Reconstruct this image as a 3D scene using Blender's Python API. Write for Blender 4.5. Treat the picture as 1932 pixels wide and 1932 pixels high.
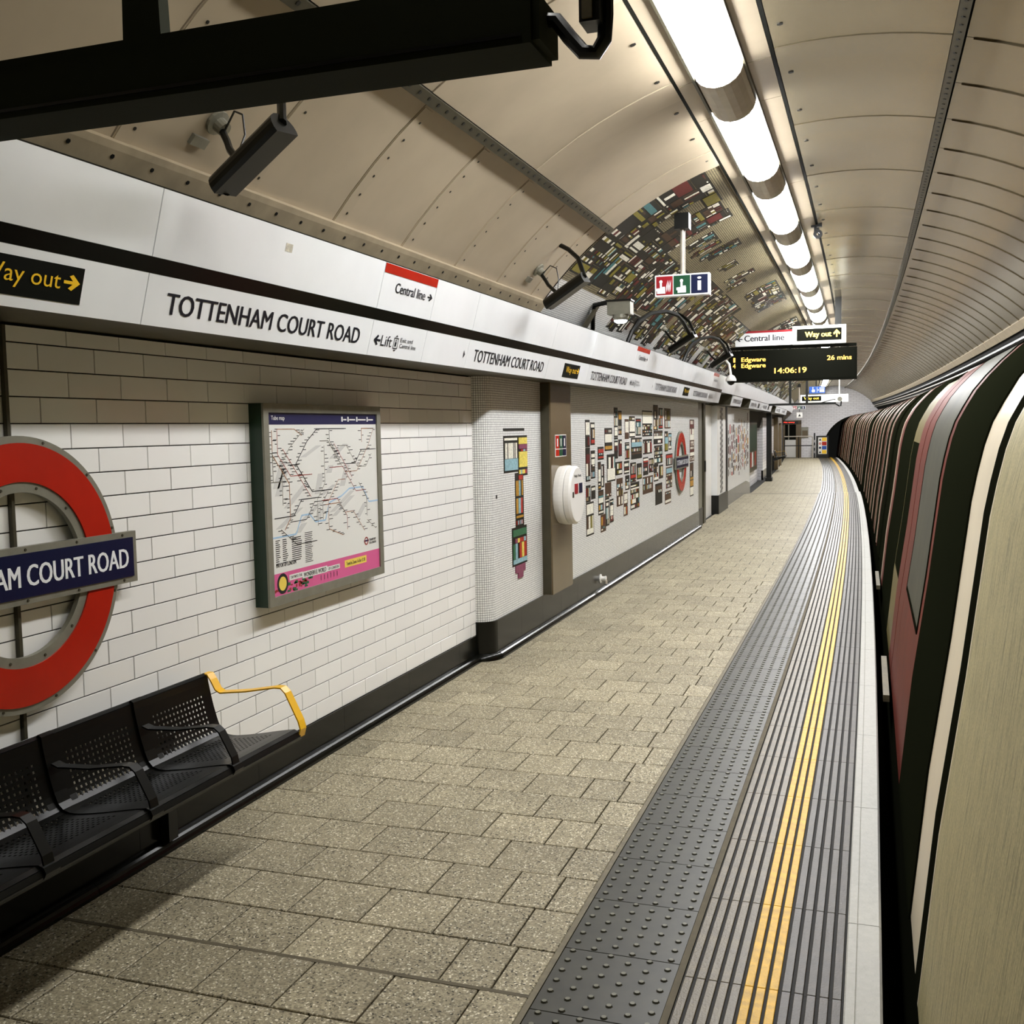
import bpy, math, random
from mathutils import Vector, Matrix
random.seed(11)
D = bpy.data
S = bpy.context.scene
COL = S.collection
for _o in list(D.objects):
    D.objects.remove(_o)

# ------------------------------------------------------------------ camera, world, exposure
CAM_H, FPX = 1.7904, 1967.7
YAW, PITCH, ROLL = 0.33316, -0.0790, -0.0184


def make_camera():
    cy, sy, cp, sp = math.cos(YAW), math.sin(YAW), math.cos(PITCH), math.sin(PITCH)
    f = Vector((-sy * cp, cy * cp, sp))
    r = Vector((cy, sy, 0))
    u = r.cross(f)
    c, s = math.cos(ROLL), math.sin(ROLL)
    r, u = c * r + s * u, -s * r + c * u
    cam = D.cameras.new('camera')
    cam.sensor_width = 36
    cam.lens = 36 * FPX / 1932
    cam.clip_start = 0.02
    cam.clip_end = 300
    o = D.objects.new('camera', cam)
    COL.objects.link(o)
    m = Matrix.Identity(4)
    for i in range(3):
        m[i][0], m[i][1], m[i][2] = r[i], u[i], -f[i]
    m[2][3] = CAM_H
    o.matrix_world = m
    S.camera = o


make_camera()
W = D.worlds.new('world')
S.world = W
W.use_nodes = True
W.node_tree.nodes['Background'].inputs[0].default_value = (0.02, 0.02, 0.018, 1)
W.node_tree.nodes['Background'].inputs[1].default_value = 0.3
S.view_settings.view_transform = 'Standard'
S.view_settings.look = 'None'
S.view_settings.exposure = 0.0
S.view_settings.gamma = 1
S.view_settings.use_curve_mapping = False
LAMP = 70.0         # strength of the ceiling lamp diffusers

# ------------------------------------------------------------------ the bend of the tunnel
XC, ZC, RV = -0.237, 0.978, 2.884     # centre and radius of the vault
END_Y = 62.0


def kb(y):
    return 0.0006 * max(0.0, y - 5.5) ** 2


def ka(y):
    return math.atan(0.0012 * max(0.0, y - 5.5))


def zf(y):                            # level of the platform (drops past the raised part)
    return -0.12 * min(1.0, max(0.0, (y - 28.2) / 1.3))


def B(p, drop=False):
    return (p[0] - kb(p[1]), p[1], p[2] + (zf(p[1]) if drop else 0))


def vp(deg, y, r=RV):
    a = math.radians(deg)
    return (XC + r * math.sin(a), y, ZC + r * math.cos(a))


# ------------------------------------------------------------------ materials
def lin(c):
    return tuple(((v / 255) / 12.92 if v / 255 <= 0.04045 else ((v / 255 + 0.055) / 1.055) ** 2.4) for v in c) + (1,)


class NT:
    def __init__(s, name):
        s.m = D.materials.new(name)
        s.m.use_nodes = True
        s.t = s.m.node_tree
        s.b = s.t.nodes['Principled BSDF']
        s.tc = s.n('ShaderNodeTexCoord')

    def n(s, kind, **kw):
        x = s.t.nodes.new(kind)
        for a, v in kw.items():
            setattr(x, a, v)
        return x

    def l(s, a, b):
        s.t.links.new(a, b)

    def mix(s, fac, a, b, mode='MIX'):
        x = s.n('ShaderNodeMix', data_type='RGBA', blend_type=mode)
        for sock, v in ((x.inputs[0], fac), (x.inputs[6], a), (x.inputs[7], b)):
            if hasattr(v, 'links'):
                s.l(v, sock)
            elif isinstance(v, (int, float)):
                sock.default_value = v
            else:
                sock.default_value = v
        return x.outputs[2]

    def noise(s, scale, detail=3, coord='Object', stretch=None, rough=0.55):
        x = s.n('ShaderNodeTexNoise')
        x.inputs['Scale'].default_value = scale
        x.inputs['Detail'].default_value = detail
        x.inputs['Roughness'].default_value = rough
        src = s.tc.outputs[coord]
        if stretch:
            mp = s.n('ShaderNodeMapping')
            mp.inputs['Scale'].default_value = stretch
            s.l(src, mp.inputs[0])
            src = mp.outputs[0]
        s.l(src, x.inputs[0])
        return x.outputs[0]

    def ramp(s, src, pts):
        x = s.n('ShaderNodeValToRGB')
        e = x.color_ramp.elements
        while len(e) < len(pts):
            e.new(0.5)
        for i, (p, c) in enumerate(pts):
            e[i].position = p
            e[i].color = c if len(c) == 4 else (c[0], c[0], c[0], 1)
        s.l(src, x.inputs[0])
        return x.outputs[0]

    def bump(s, h, strength, dist=0.01):
        x = s.n('ShaderNodeBump')
        x.inputs['Strength'].default_value = strength
        x.inputs['Distance'].default_value = dist
        s.l(h, x.inputs['Height'])
        s.l(x.outputs[0], s.b.inputs['Normal'])

    def col(s, src):
        if hasattr(src, 'links'):
            s.l(src, s.b.inputs['Base Color'])
        else:
            s.b.inputs['Base Color'].default_value = src

    def p(s, rough=0.5, metal=0.0, spec=0.5):
        s.b.inputs['Roughness'].default_value = rough
        s.b.inputs['Metallic'].default_value = metal
        s.b.inputs['Specular IOR Level'].default_value = spec


def mat(name, c, rough=0.5, metal=0.0, spec=0.5, mott=None, bump=None, rnd=0.0):
    """plain procedural material: mottled colour, fine relief, small change from piece to piece"""
    n = NT(name)
    n.p(rough, metal, spec)
    base = lin(c)
    src = base
    if mott:
        f = n.noise(mott[0], 4)
        a = tuple(max(0, v * (1 - mott[1])) for v in base[:3]) + (1,)
        b = tuple(min(1, v * (1 + mott[1])) for v in base[:3]) + (1,)
        src = n.ramp(f, [(0.3, a), (0.7, b)])
    if rnd:
        oi = n.n('ShaderNodeObjectInfo')
        mr = n.n('ShaderNodeMapRange')
        mr.inputs[3].default_value = 1 - rnd
        mr.inputs[4].default_value = 1 + rnd
        n.l(oi.outputs['Random'], mr.inputs[0])
        cb = n.n('ShaderNodeCombineColor')
        for i in range(3):
            n.l(mr.outputs[0], cb.inputs[i])
        src = n.mix(1.0, src, cb.outputs[0], 'MULTIPLY')
    n.col(src)
    if bump:
        n.bump(n.noise(bump[0], 3), bump[1], bump[2] if len(bump) > 2 else 0.01)
    return n.m


def emit(name, c, strength, base=None):
    n = NT(name)
    n.p(0.4)
    n.col(lin(base or c))
    n.b.inputs['Emission Color'].default_value = lin(c)
    n.b.inputs['Emission Strength'].default_value = strength
    return n.m


def brickmat(name, tile, joint, bw, rh, mortar, off=0.5, rough=0.3, rnd=0.06, bump=0.4, spec=0.5, mott=None):
    n = NT(name)
    n.p(rough, 0, spec)
    br = n.n('ShaderNodeTexBrick')
    br.offset = off
    br.squash = 1
    br.inputs['Scale'].default_value = 1
    br.inputs['Brick Width'].default_value = bw
    br.inputs['Row Height'].default_value = rh
    br.inputs['Mortar Size'].default_value = mortar
    br.inputs['Mortar Smooth'].default_value = 0.1
    t = lin(tile)
    br.inputs['Color1'].default_value = tuple(v * (1 - rnd) for v in t[:3]) + (1,)
    br.inputs['Color2'].default_value = tuple(min(1, v * (1 + rnd)) for v in t[:3]) + (1,)
    br.inputs['Mortar'].default_value = lin(joint)
    n.l(n.tc.outputs['UV'], br.inputs[0])
    src = br.outputs[0]
    if mott:
        g = n.ramp(n.noise(mott[0], 4), [(0.3, (1 - mott[1],)), (0.7, (1 + mott[1],))])
        src = n.mix(1.0, src, g, 'MULTIPLY')
    n.col(src)
    inv = n.n('ShaderNodeMath', operation='SUBTRACT')
    inv.inputs[0].default_value = 1
    n.l(br.outputs['Fac'], inv.inputs[1])
    n.bump(inv.outputs[0], bump, 0.003)
    return n.m


def terrazzo(name, base, light, dark, rough=0.55, brick=None):
    n = NT(name)
    n.p(rough, 0, 0.22)
    oi = n.n('ShaderNodeObjectInfo')
    ad = n.n('ShaderNodeVectorMath', operation='ADD')
    mul = n.n('ShaderNodeMath', operation='MULTIPLY')
    mul.inputs[1].default_value = 37.0
    n.l(oi.outputs['Random'], mul.inputs[0])
    n.l(n.tc.outputs['Object'], ad.inputs[0])
    n.l(mul.outputs[0], ad.inputs[1])
    v = n.n('ShaderNodeTexVoronoi')
    v.inputs['Scale'].default_value = 165
    n.l(ad.outputs[0], v.inputs[0])
    sep = n.n('ShaderNodeSeparateColor')
    n.l(v.outputs['Color'], sep.inputs[0])
    b = lin(base)
    fine = n.ramp(sep.outputs[0], [(0.0, tuple(x * 0.62 for x in b[:3]) + (1,)), (0.5, b), (0.97, tuple(x * 1.35 for x in b[:3]) + (1,))])
    lt = n.ramp(sep.outputs[1], [(0.90, (0,)), (0.94, (1,))])
    dk = n.ramp(sep.outputs[2], [(0.93, (0,)), (0.96, (1,))])
    src = n.mix(lt, fine, lin(light))
    src = n.mix(dk, src, lin(dark))
    patch = n.n('ShaderNodeTexNoise')
    patch.inputs['Scale'].default_value = 2.2
    n.l(ad.outputs[0], patch.inputs[0])
    g = n.ramp(patch.outputs[0], [(0.3, (0.84,)), (0.7, (1.08,))])
    src = n.mix(1.0, src, g, 'MULTIPLY')
    mr = n.n('ShaderNodeMapRange')
    mr.inputs[3].default_value = 0.9
    mr.inputs[4].default_value = 1.08
    n.l(oi.outputs['Random'], mr.inputs[0])
    cb = n.n('ShaderNodeCombineColor')
    for i in range(3):
        n.l(mr.outputs[0], cb.inputs[i])
    src = n.mix(1.0, src, cb.outputs[0], 'MULTIPLY')
    if brick:
        br = n.n('ShaderNodeTexBrick')
        br.offset = 0.5
        br.inputs['Scale'].default_value = 1
        br.inputs['Brick Width'].default_value = brick
        br.inputs['Row Height'].default_value = brick
        br.inputs['Mortar Size'].default_value = 0.004
        n.l(n.tc.outputs['UV'], br.inputs[0])
        src = n.mix(br.outputs['Fac'], src, lin((34, 31, 22)))
    n.col(src)
    return n.m


def enamel(name, c, rough, metal, ripple, coat=0.0, brush=None):
    """vitreous or metal vault sheet, slightly dished and rippled"""
    n = NT(name)
    n.p(rough, metal, 0.5)
    f = n.noise(2.4, 3)
    b = lin(c)
    n.col(n.ramp(f, [(0.3, tuple(x * 0.9 for x in b[:3]) + (1,)), (0.7, tuple(min(1, x * 1.06) for x in b[:3]) + (1,))]))
    n.b.inputs['Coat Weight'].default_value = coat
    n.b.inputs['Coat Roughness'].default_value = 0.12
    n.bump(n.noise(0.9, 0), ripple, 0.05)
    return n.m


def scratched(name, c, rough, metal=0.0):
    n = NT(name)
    n.p(rough, metal, 0.4)
    b = lin(c)
    f = n.noise(9, 6, stretch=(1, 9, 0.8), rough=0.75)
    g = n.noise(140, 2)
    s1 = n.ramp(f, [(0.34, tuple(x * 0.42 for x in b[:3]) + (1,)), (0.5, b), (0.75, tuple(min(1, x * 1.25) for x in b[:3]) + (1,))])
    s2 = n.ramp(g, [(0.25, (0.7,)), (0.6, (1.05,))])
    n.col(n.mix(1.0, s1, s2, 'MULTIPLY'))
    return n.m


M = {}
M['tile'] = mat('white_glazed_tile', (242, 241, 237), 0.13, 0, 0.5, rnd=0.035)
M['grout'] = mat('dark_grout', (24, 23, 18), 0.9, mott=(30, 0.2))
M['mosaic'] = brickmat('white_mosaic', (240, 240, 236), (20, 20, 15), 0.0185, 0.0185, 0.0012, 0.0, 0.28, 0.07, 0.5)
M['mosaic_dark'] = brickmat('tan_mosaic', (150, 138, 106), (30, 30, 22), 0.0185, 0.0185, 0.0022, 0.0, 0.5, 0.16, 0.5, 0.3)
M['brick_far'] = brickmat('far_white_tile', (246, 244, 246), (196, 192, 190), 0.3, 0.1, 0.006, 0.5, 0.2, 0.03, 0.3)
M['slab'] = terrazzo('terrazzo_paving', (146, 137, 113), (214, 206, 182), (58, 54, 42))
M['slab_far'] = terrazzo('terrazzo_paving_far', (146, 137, 113), (214, 206, 182), (58, 54, 42), 0.6, brick=0.2945)
M['tactile'] = mat('tactile_rubber', (43, 42, 30), 0.42, 0, 0.4, mott=(9, 0.3), rnd=0.08)
M['blister'] = mat('pale_blister_top', (104, 103, 88), 0.45, 0, 0.3)  # flat blister tops, paler than the tile around them
M['rib'] = mat('worn_grey_rib', (92, 82, 60), 0.4, 0, 0.35, mott=(14, 0.3), bump=(120, 0.15), rnd=0.1)
M['rib_dark'] = mat('dirty_dark_rib', (52, 45, 31), 0.42, 0, 0.35, mott=(14, 0.35), bump=(120, 0.15), rnd=0.1)
M['rib_yellow'] = mat('worn_yellow_paint', (206, 160, 24), 0.45, 0, 0.3, mott=(22, 0.28), bump=(120, 0.15), rnd=0.06)
M['groove'] = mat('dark_groove', (14, 13, 9), 0.8, mott=(40, 0.4))  # near-black base between the ribs
M['coping'] = mat('white_edge_paint', (172, 171, 164), 0.55, 0, 0.4, mott=(30, 0.06), bump=(90, 0.5, 0.006), rnd=0.03)
M['strip'] = mat('bronze_edge_strip', (94, 86, 64), 0.5, 0.3, mott=(20, 0.25))
M['mastic'] = mat('brown_mastic', (84, 76, 56), 0.8, mott=(12, 0.25))
M['black_gloss'] = mat('black_glazed_panel', (12, 13, 9), 0.2, 0, 0.28, mott=(5, 0.15))
M['black'] = mat('black_paint', (13, 14, 10), 0.38, 0, 0.4, mott=(8, 0.15))
M['black_matte'] = mat('black_matte', (16, 17, 11), 0.7, 0, 0.05)
M['black_steel'] = mat('black_powder_coated_steel', (9, 10, 7), 0.3, 0, 0.28)
M['black_hood'] = mat('satin_black_hood', (22, 22, 17), 0.3, 0.5, 0.5)
M['beam'] = mat('dull_black_case', (38, 40, 28), 0.75, 0, 0.05)
M['lamp_cover'] = mat('pale_lamp_cover', (206, 199, 186), 0.4, 0.15, mott=(14, 0.06))
M['yellow'] = mat('yellow_powder_coat', (236, 182, 34), 0.35, 0, 0.5)
M['enamel_white'] = mat('white_enamel', (240, 242, 243), 0.16, 0, 0.5, mott=(3, 0.03))
M['ink'] = mat('black_navy_enamel', (24, 28, 36), 0.3)
M['red'] = mat('red_enamel', (176, 34, 16), 0.22, 0, 0.5, mott=(6, 0.08))
M['blue'] = mat('navy_enamel', (14, 22, 56), 0.25, 0, 0.5)
M['green'] = mat('dark_green_paint', (14, 46, 25), 0.4)
M['greensign'] = mat('green_sign', (18, 70, 44), 0.3)
M['redsign'] = mat('crimson_sign', (150, 24, 34), 0.3)
M['bluesign'] = mat('bright_blue_sign', (28, 78, 160), 0.3)
M['grey_metal'] = mat('grey_aluminium', (136, 134, 120), 0.42, 0.35, mott=(12, 0.12))
M['dark_metal'] = mat('dark_bronze_metal', (70, 66, 50), 0.42, 0.3, mott=(8, 0.15))
M['steel'] = mat('brushed_steel', (196, 188, 174), 0.35, 0.4, mott=(20, 0.1))
M['brown_clad'] = mat('brown_column_cladding', (104, 90, 66), 0.24, 0.15, mott=(3, 0.06))
M['white_plastic'] = mat('white_plastic', (232, 230, 224), 0.3)
M['faded'] = mat('faded_label', (196, 190, 172), 0.5, mott=(60, 0.3))
M['paper'] = mat('poster_paper', (226, 226, 220), 0.35)
M['map_grey'] = mat('map_zone_grey', (204, 204, 200), 0.35)
M['pink'] = mat('pink_print', (214, 96, 146), 0.35)
M['print_yellow'] = mat('yellow_print', (236, 208, 92), 0.35)
M['print_blue'] = mat('pale_blue_print', (164, 198, 226), 0.35)
M['print_red'] = mat('red_print', (160, 56, 48), 0.35)
M['print_tan'] = mat('tan_print', (170, 120, 84), 0.35)
M['print_black'] = mat('black_print', (34, 36, 38), 0.4)
M['print_navy'] = mat('navy_print', (34, 34, 74), 0.3)
M['print_green'] = mat('green_print', (48, 104, 70), 0.35)
M['panel'] = enamel('cream_vault_sheet', (178, 164, 140), 0.42, 0.0, 0.25)
M['panel_gloss'] = enamel('glossy_vault_sheet', (162, 150, 122), 0.22, 0.75, 0.35)
M['lamp_panel'] = enamel('lamp_bay_sheet', (176, 163, 140), 0.3, 0.25, 0.4)
M['moulding'] = mat('grey_moulding', (156, 142, 116), 0.5, mott=(7, 0.16))
M['shell'] = mat('dark_vault_backing', (14, 13, 10), 0.8)
M['diffuser'] = emit('lit_lamp_diffuser', (251, 251, 252), LAMP)
M['diffuser_dim'] = emit('dimmed_lamp_diffuser', (251, 249, 244), LAMP * 0.4)  # unseen nearest lamp, turned down to keep the floor by the camera darker
M['lamp_glow'] = emit('lit_flood_lens', (240, 248, 255), 25)
M['led'] = emit('amber_led', (255, 196, 84), 2.2)
M['led_red'] = emit('red_led', (255, 60, 40), 2.5)
M['sign_lit'] = emit('lit_sign_yellow', (255, 226, 92), 1.0)
M['sign_yellow'] = mat('sign_yellow', (248, 200, 40), 0.35)
M['sign_white_lit'] = emit('lit_sign_white', (240, 242, 232), 0.45)
M['car_beige'] = scratched('scratched_car_side', (176, 166, 124), 0.5)
M['car_cream'] = mat('cream_car_pillar', (222, 210, 184), 0.35, mott=(4, 0.04))
M['car_red'] = mat('red_car_door', (90, 33, 21), 0.55, 0, 0.15, mott=(4, 0.18))
M['car_glass'] = mat('dark_car_glass', (22, 24, 15), 0.5, 0, 0.0)
M['car_greyglass'] = mat('grey_green_car_glass', (56, 56, 43), 0.5, 0, 0.2, mott=(3, 0.3))
M['car_olive'] = mat('olive_car_glass', (96, 86, 46), 0.5, 0, 0.2, mott=(4, 0.2))
M['car_dark'] = mat('car_rubber', (20, 21, 14), 0.6, 0, 0.0)
M['car_roof'] = mat('car_roof_grey', (64, 60, 50), 0.5, mott=(6, 0.2))
M['car_pink'] = mat('pink_grey_pillar', (160, 136, 116), 0.45, 0, 0.25, mott=(5, 0.15))
MOS = {}
for _n, _c in dict(black=(30, 28, 20), cream=(232, 228, 212), maroon=(92, 30, 26), olive=(128, 118, 44), teal=(74, 122, 124),
                   ochre=(176, 132, 48), brown=(74, 52, 34), red=(170, 50, 36), plum=(132, 70, 92), lemon=(222, 204, 96),
                   green=(58, 104, 72), sky=(140, 176, 184)).items():
    MOS[_n] = mat('mosaic_' + _n, _c, 0.5, 0, 0.3, mott=(60, 0.25))

# ------------------------------------------------------------------ objects and meshes
ROOT = {}      # object -> (unbent origin, straight?)   straight: rigid thing turned with the tunnel; else bent vertex by vertex


def tag(o, label=None, cat=None, group=None, kind=None):
    for key, v in (('label', label), ('category', cat), ('group', group), ('kind', kind)):
        if v:
            o[key] = v
    return o


def thing(name, label, cat, loc, group=None, straight=True, drop=False, kind=None):
    o = D.objects.new(name, None)
    o.empty_display_size = 0.1
    COL.objects.link(o)
    o.location = B(loc, drop)
    if straight:
        o.rotation_euler.z = ka(loc[1])
    ROOT[o] = (loc, straight, drop)
    return tag(o, label, cat, group, kind)


class MB:
    def __init__(s):
        s.v, s.f, s.uv, s.mi = [], [], [], []
        s.cur = 0

    def add(s, vs, fs, uvs=None):
        o = len(s.v)
        s.v += [tuple(p) for p in vs]
        s.uv += (list(uvs) if uvs else [(0, 0)] * len(vs))
        s.f += [tuple(i + o for i in f) for f in fs]
        s.mi += [s.cur] * len(fs)
        return s

    def box(s, x0, x1, y0, y1, z0, z1):
        x0, x1 = min(x0, x1), max(x0, x1)
        y0, y1 = min(y0, y1), max(y0, y1)
        z0, z1 = min(z0, z1), max(z0, z1)
        return s.add([(x, y, z) for x in (x0, x1) for y in (y0, y1) for z in (z0, z1)],
                     [(0, 1, 3, 2), (4, 6, 7, 5), (0, 4, 5, 1), (2, 3, 7, 6), (0, 2, 6, 4), (1, 5, 7, 3)])

    def cbox(s, x0, x1, y0, y1, z0, z1, c):
        """box with the top edges chamfered"""
        v = [(x0, y0, z0), (x1, y0, z0), (x1, y1, z0), (x0, y1, z0), (x0, y0, z1 - c), (x1, y0, z1 - c), (x1, y1, z1 - c), (x0, y1, z1 - c),
             (x0 + c, y0 + c, z1), (x1 - c, y0 + c, z1), (x1 - c, y1 - c, z1), (x0 + c, y1 - c, z1)]
        f = [(3, 2, 1, 0), (8, 9, 10, 11)]
        for i in range(4):
            j = (i + 1) % 4
            f += [(i, j, j + 4, i + 4), (i + 4, j + 4, j + 8, i + 8)]
        return s.add(v, f)

    def sweep(s, prof, ys, closed=False, caps=False):
        """carry an (x, z) profile along y; uv in metres"""
        L = [0]
        for a, b in zip(prof, prof[1:]):
            L.append(L[-1] + math.dist(a, b))
        vs, uv, fs, n = [], [], [], len(prof)
        for y in ys:
            for (x, z), l in zip(prof, L):
                vs.append((x, y, z))
                uv.append((y, l))
        for j in range(len(ys) - 1):
            for i in range(n if closed else n - 1):
                k2 = (i + 1) % n
                fs.append((j * n + i, j * n + k2, (j + 1) * n + k2, (j + 1) * n + i))
        if caps:
            fs.append(tuple(range(n)))
            fs.append(tuple(range(len(vs) - 1, len(vs) - 1 - n, -1)))
        return s.add(vs, fs, uv)

    def tube(s, pts, r, n=8, cap=True, r2=None):
        P = [Vector(p) for p in pts]
        vs, fs = [], []
        up = Vector((0, 0, 1))
        prev = None
        for i, p in enumerate(P):
            d = (P[min(i + 1, len(P) - 1)] - P[max(i - 1, 0)]).normalized()
            a = prev if prev is not None else (up if abs(d.z) < 0.9 else Vector((1, 0, 0)))
            a = (a - d * a.dot(d)).normalized()
            prev = a
            b = d.cross(a)
            rr = r if r2 is None else r + (r2 - r) * i / (len(P) - 1)
            vs += [tuple(p + (a * math.cos(t) + b * math.sin(t)) * rr) for t in (2 * math.pi * q / n for q in range(n))]
        for j in range(len(P) - 1):
            for i in range(n):
                k2 = (i + 1) % n
                fs.append((j * n + i, j * n + k2, (j + 1) * n + k2, (j + 1) * n + i))
        if cap:
            fs.append(tuple(range(n - 1, -1, -1)))
            fs.append(tuple((len(P) - 1) * n + i for i in range(n)))
        return s.add(vs, fs)

    def plate(s, o, u, v, pts, t, n=None):
        """polygon pts in the (u, v) frame at o, thickness t along the normal"""
        o, u, v = Vector(o), Vector(u), Vector(v)
        n = Vector(n) if n else u.cross(v).normalized()
        lo = [o + u * a + v * b for a, b in pts]
        hi = [p + n * t for p in lo]
        m = len(pts)
        fs = [tuple(range(m - 1, -1, -1)), tuple(range(m, 2 * m))]
        fs += [(i, (i + 1) % m, m + (i + 1) % m, m + i) for i in range(m)]
        return s.add([tuple(p) for p in lo + hi], fs)

    def flat(s, o, u, v, vs, fs, eps):
        o, u, v = Vector(o), Vector(u), Vector(v)
        n = u.cross(v).normalized() * eps
        return s.add([tuple(o + u * a + v * b + n) for a, b in vs], fs)

    def ring(s, o, u, v, r0, r1, t, n=64, a0=0.0, a1=2 * math.pi):
        o, u, v = Vector(o), Vector(u), Vector(v)
        w = u.cross(v).normalized() * t
        vs, fs = [], []
        full = abs(a1 - a0 - 2 * math.pi) < 1e-6
        m = n if full else n + 1
        for i in range(m):
            a = a0 + (a1 - a0) * i / n
            d = u * math.cos(a) + v * math.sin(a)
            vs += [tuple(o + d * r0), tuple(o + d * r1), tuple(o + d * r1 + w), tuple(o + d * r0 + w)]
        for i in range(n):
            j = (i + 1) % m
            for q in range(4):
                fs.append((i * 4 + q, j * 4 + q, j * 4 + (q + 1) % 4, i * 4 + (q + 1) % 4))
        return s.add(vs, fs)

    def lathe(s, o, ax, prof, n=24):
        """prof: (distance along ax, radius)"""
        o, ax = Vector(o), Vector(ax).normalized()
        a = ax.orthogonal().normalized()
        b = ax.cross(a)
        vs, fs = [], []
        for d, r in prof:
            vs += [tuple(o + ax * d + (a * math.cos(t) + b * math.sin(t)) * max(r, 1e-4)) for t in (2 * math.pi * q / n for q in range(n))]
        for j in range(len(prof) - 1):
            for i in range(n):
                k2 = (i + 1) % n
                fs.append((j * n + i, j * n + k2, (j + 1) * n + k2, (j + 1) * n + i))
        fs.append(tuple(range(n - 1, -1, -1)))
        fs.append(tuple((len(prof) - 1) * n + i for i in range(n)))
        return s.add(vs, fs)

    def data(s, name, mats, smooth=False, fix=True):
        me = D.meshes.new(name)
        me.from_pydata(s.v, [], s.f)
        uvl = me.uv_layers.new(name='UVMap')
        for lp in me.loops:
            uvl.data[lp.index].uv = s.uv[lp.vertex_index]
        for m in (mats if isinstance(mats, (list, tuple)) else [mats]):
            me.materials.append(m)
        if any(s.mi):
            me.polygons.foreach_set('material_index', s.mi)
        if smooth:
            me.polygons.foreach_set('use_smooth', [True] * len(me.polygons))
            me.set_sharp_from_angle(angle=math.radians(35))
        me.validate()
        me.update()
        return me

    def build(s, name, m, parent=None, smooth=False, origin=None, straight=True, drop=False):
        """link as one mesh object; parent None = top level standing at origin (unbent)"""
        if parent is not None:
            org, st, dr = ROOT[parent]
        else:
            org, st, dr = (origin or (0, 0, 0)), straight, drop
        if st:
            s.v = [(a - org[0], b - org[1], c - org[2]) for a, b, c in s.v]
        else:
            w = B(org, dr)
            s.v = [tuple(p - q for p, q in zip(B(v, dr), w)) for v in s.v]
        o = D.objects.new(name, s.data(name, m, smooth))
        COL.objects.link(o)
        ROOT[o] = (org, st, dr)
        if parent is not None:
            o.parent = parent
        else:
            o.location = B(org, dr)
            if st:
                o.rotation_euler.z = ka(org[1])
        return o


def inst(name, me, parent, x, y, z, drop=True, rz=0.0):
    """a piece sharing mesh data, standing at unbent (x, y, z) under a top-level piece of the setting at the origin"""
    o = D.objects.new(name, me)
    COL.objects.link(o)
    o.parent = parent
    o.location = B((x, y, z), drop)
    o.rotation_euler.z = ka(y) + rz
    ROOT[o] = ((x, y, z), True, drop)
    return o


def ysteps(y0, y1, st=1.5):
    n = max(1, math.ceil((y1 - y0) / st))
    return [y0 + (y1 - y0) * i / n for i in range(n + 1)]


_txt = {}


def text2d(t, bold=0.0):
    """outline of a line of lettering, filled: 2d vertices scaled to height 1 and the width that goes with it"""
    if (t, bold) in _txt:
        return _txt[(t, bold)]
    cu = D.curves.new('lettering', 'FONT')
    cu.body = t
    cu.size = 1
    cu.resolution_u = 3
    cu.offset = bold
    o = D.objects.new('lettering', cu)
    COL.objects.link(o)
    dg = bpy.context.evaluated_depsgraph_get()
    e = o.evaluated_get(dg)
    me = e.to_mesh()
    vs = [(v.co.x, v.co.y) for v in me.vertices]
    fs = [tuple(p.vertices) for p in me.polygons]
    e.to_mesh_clear()
    D.objects.remove(o)
    D.curves.remove(cu)
    x0, x1 = min(v[0] for v in vs), max(v[0] for v in vs)
    y0, y1 = min(v[1] for v in vs), max(v[1] for v in vs)
    vs = [((a - x0) / (y1 - y0), (b - y0) / (y1 - y0)) for a, b in vs]
    _txt[(t, bold)] = (vs, fs, (x1 - x0) / (y1 - y0))
    return _txt[(t, bold)]


def write(mb, t, o, u, v, x0, x1, y0, y1, eps=0.002, bold=0.03):
    """lettering that fills the box x0..x1, y0..y1 of the frame (u, v) at o; stems thickened sideways by bold heights"""
    vs, fs, w = text2d(t)
    h = y1 - y0
    for i, s in enumerate((-1, 0, 1) if bold else (0,)):
        d = s * bold * h
        mb.flat(o, u, v, [(x0 + bold * h + a / w * (x1 - x0 - 2 * bold * h) + d, y0 + b * h) for a, b in vs], fs, eps + 0.00005 * i)
    return mb


ARROW = [(0, .4), (.55, .4), (.3, .12), (.52, 0), (1, .5), (.52, 1), (.3, .88), (.55, .6), (0, .6)]


def arrow(mb, o, u, v, x0, x1, y0, y1, eps=0.002, d='r'):
    q = {'r': lambda a, b: (a, b), 'l': lambda a, b: (1 - a, b), 'u': lambda a, b: (1 - b, a)}[d]
    pts = [q(a, b) for a, b in ARROW]
    pts = [(x0 + a * (x1 - x0), y0 + b * (y1 - y0)) for a, b in pts]
    if d == 'l':
        pts.reverse()
    return mb.flat(o, u, v, pts, [(1, 2, 3, 4), (4, 5, 6, 7), (7, 8, 0, 1), (1, 4, 7)] if d != 'l' else [(7, 6, 5, 4), (4, 3, 2, 1), (1, 0, 8, 7), (7, 4, 1)], eps)


def rect(x0, x1, y0, y1):
    return [(x0, y0), (x1, y0), (x1, y1), (x0, y1)]

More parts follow.
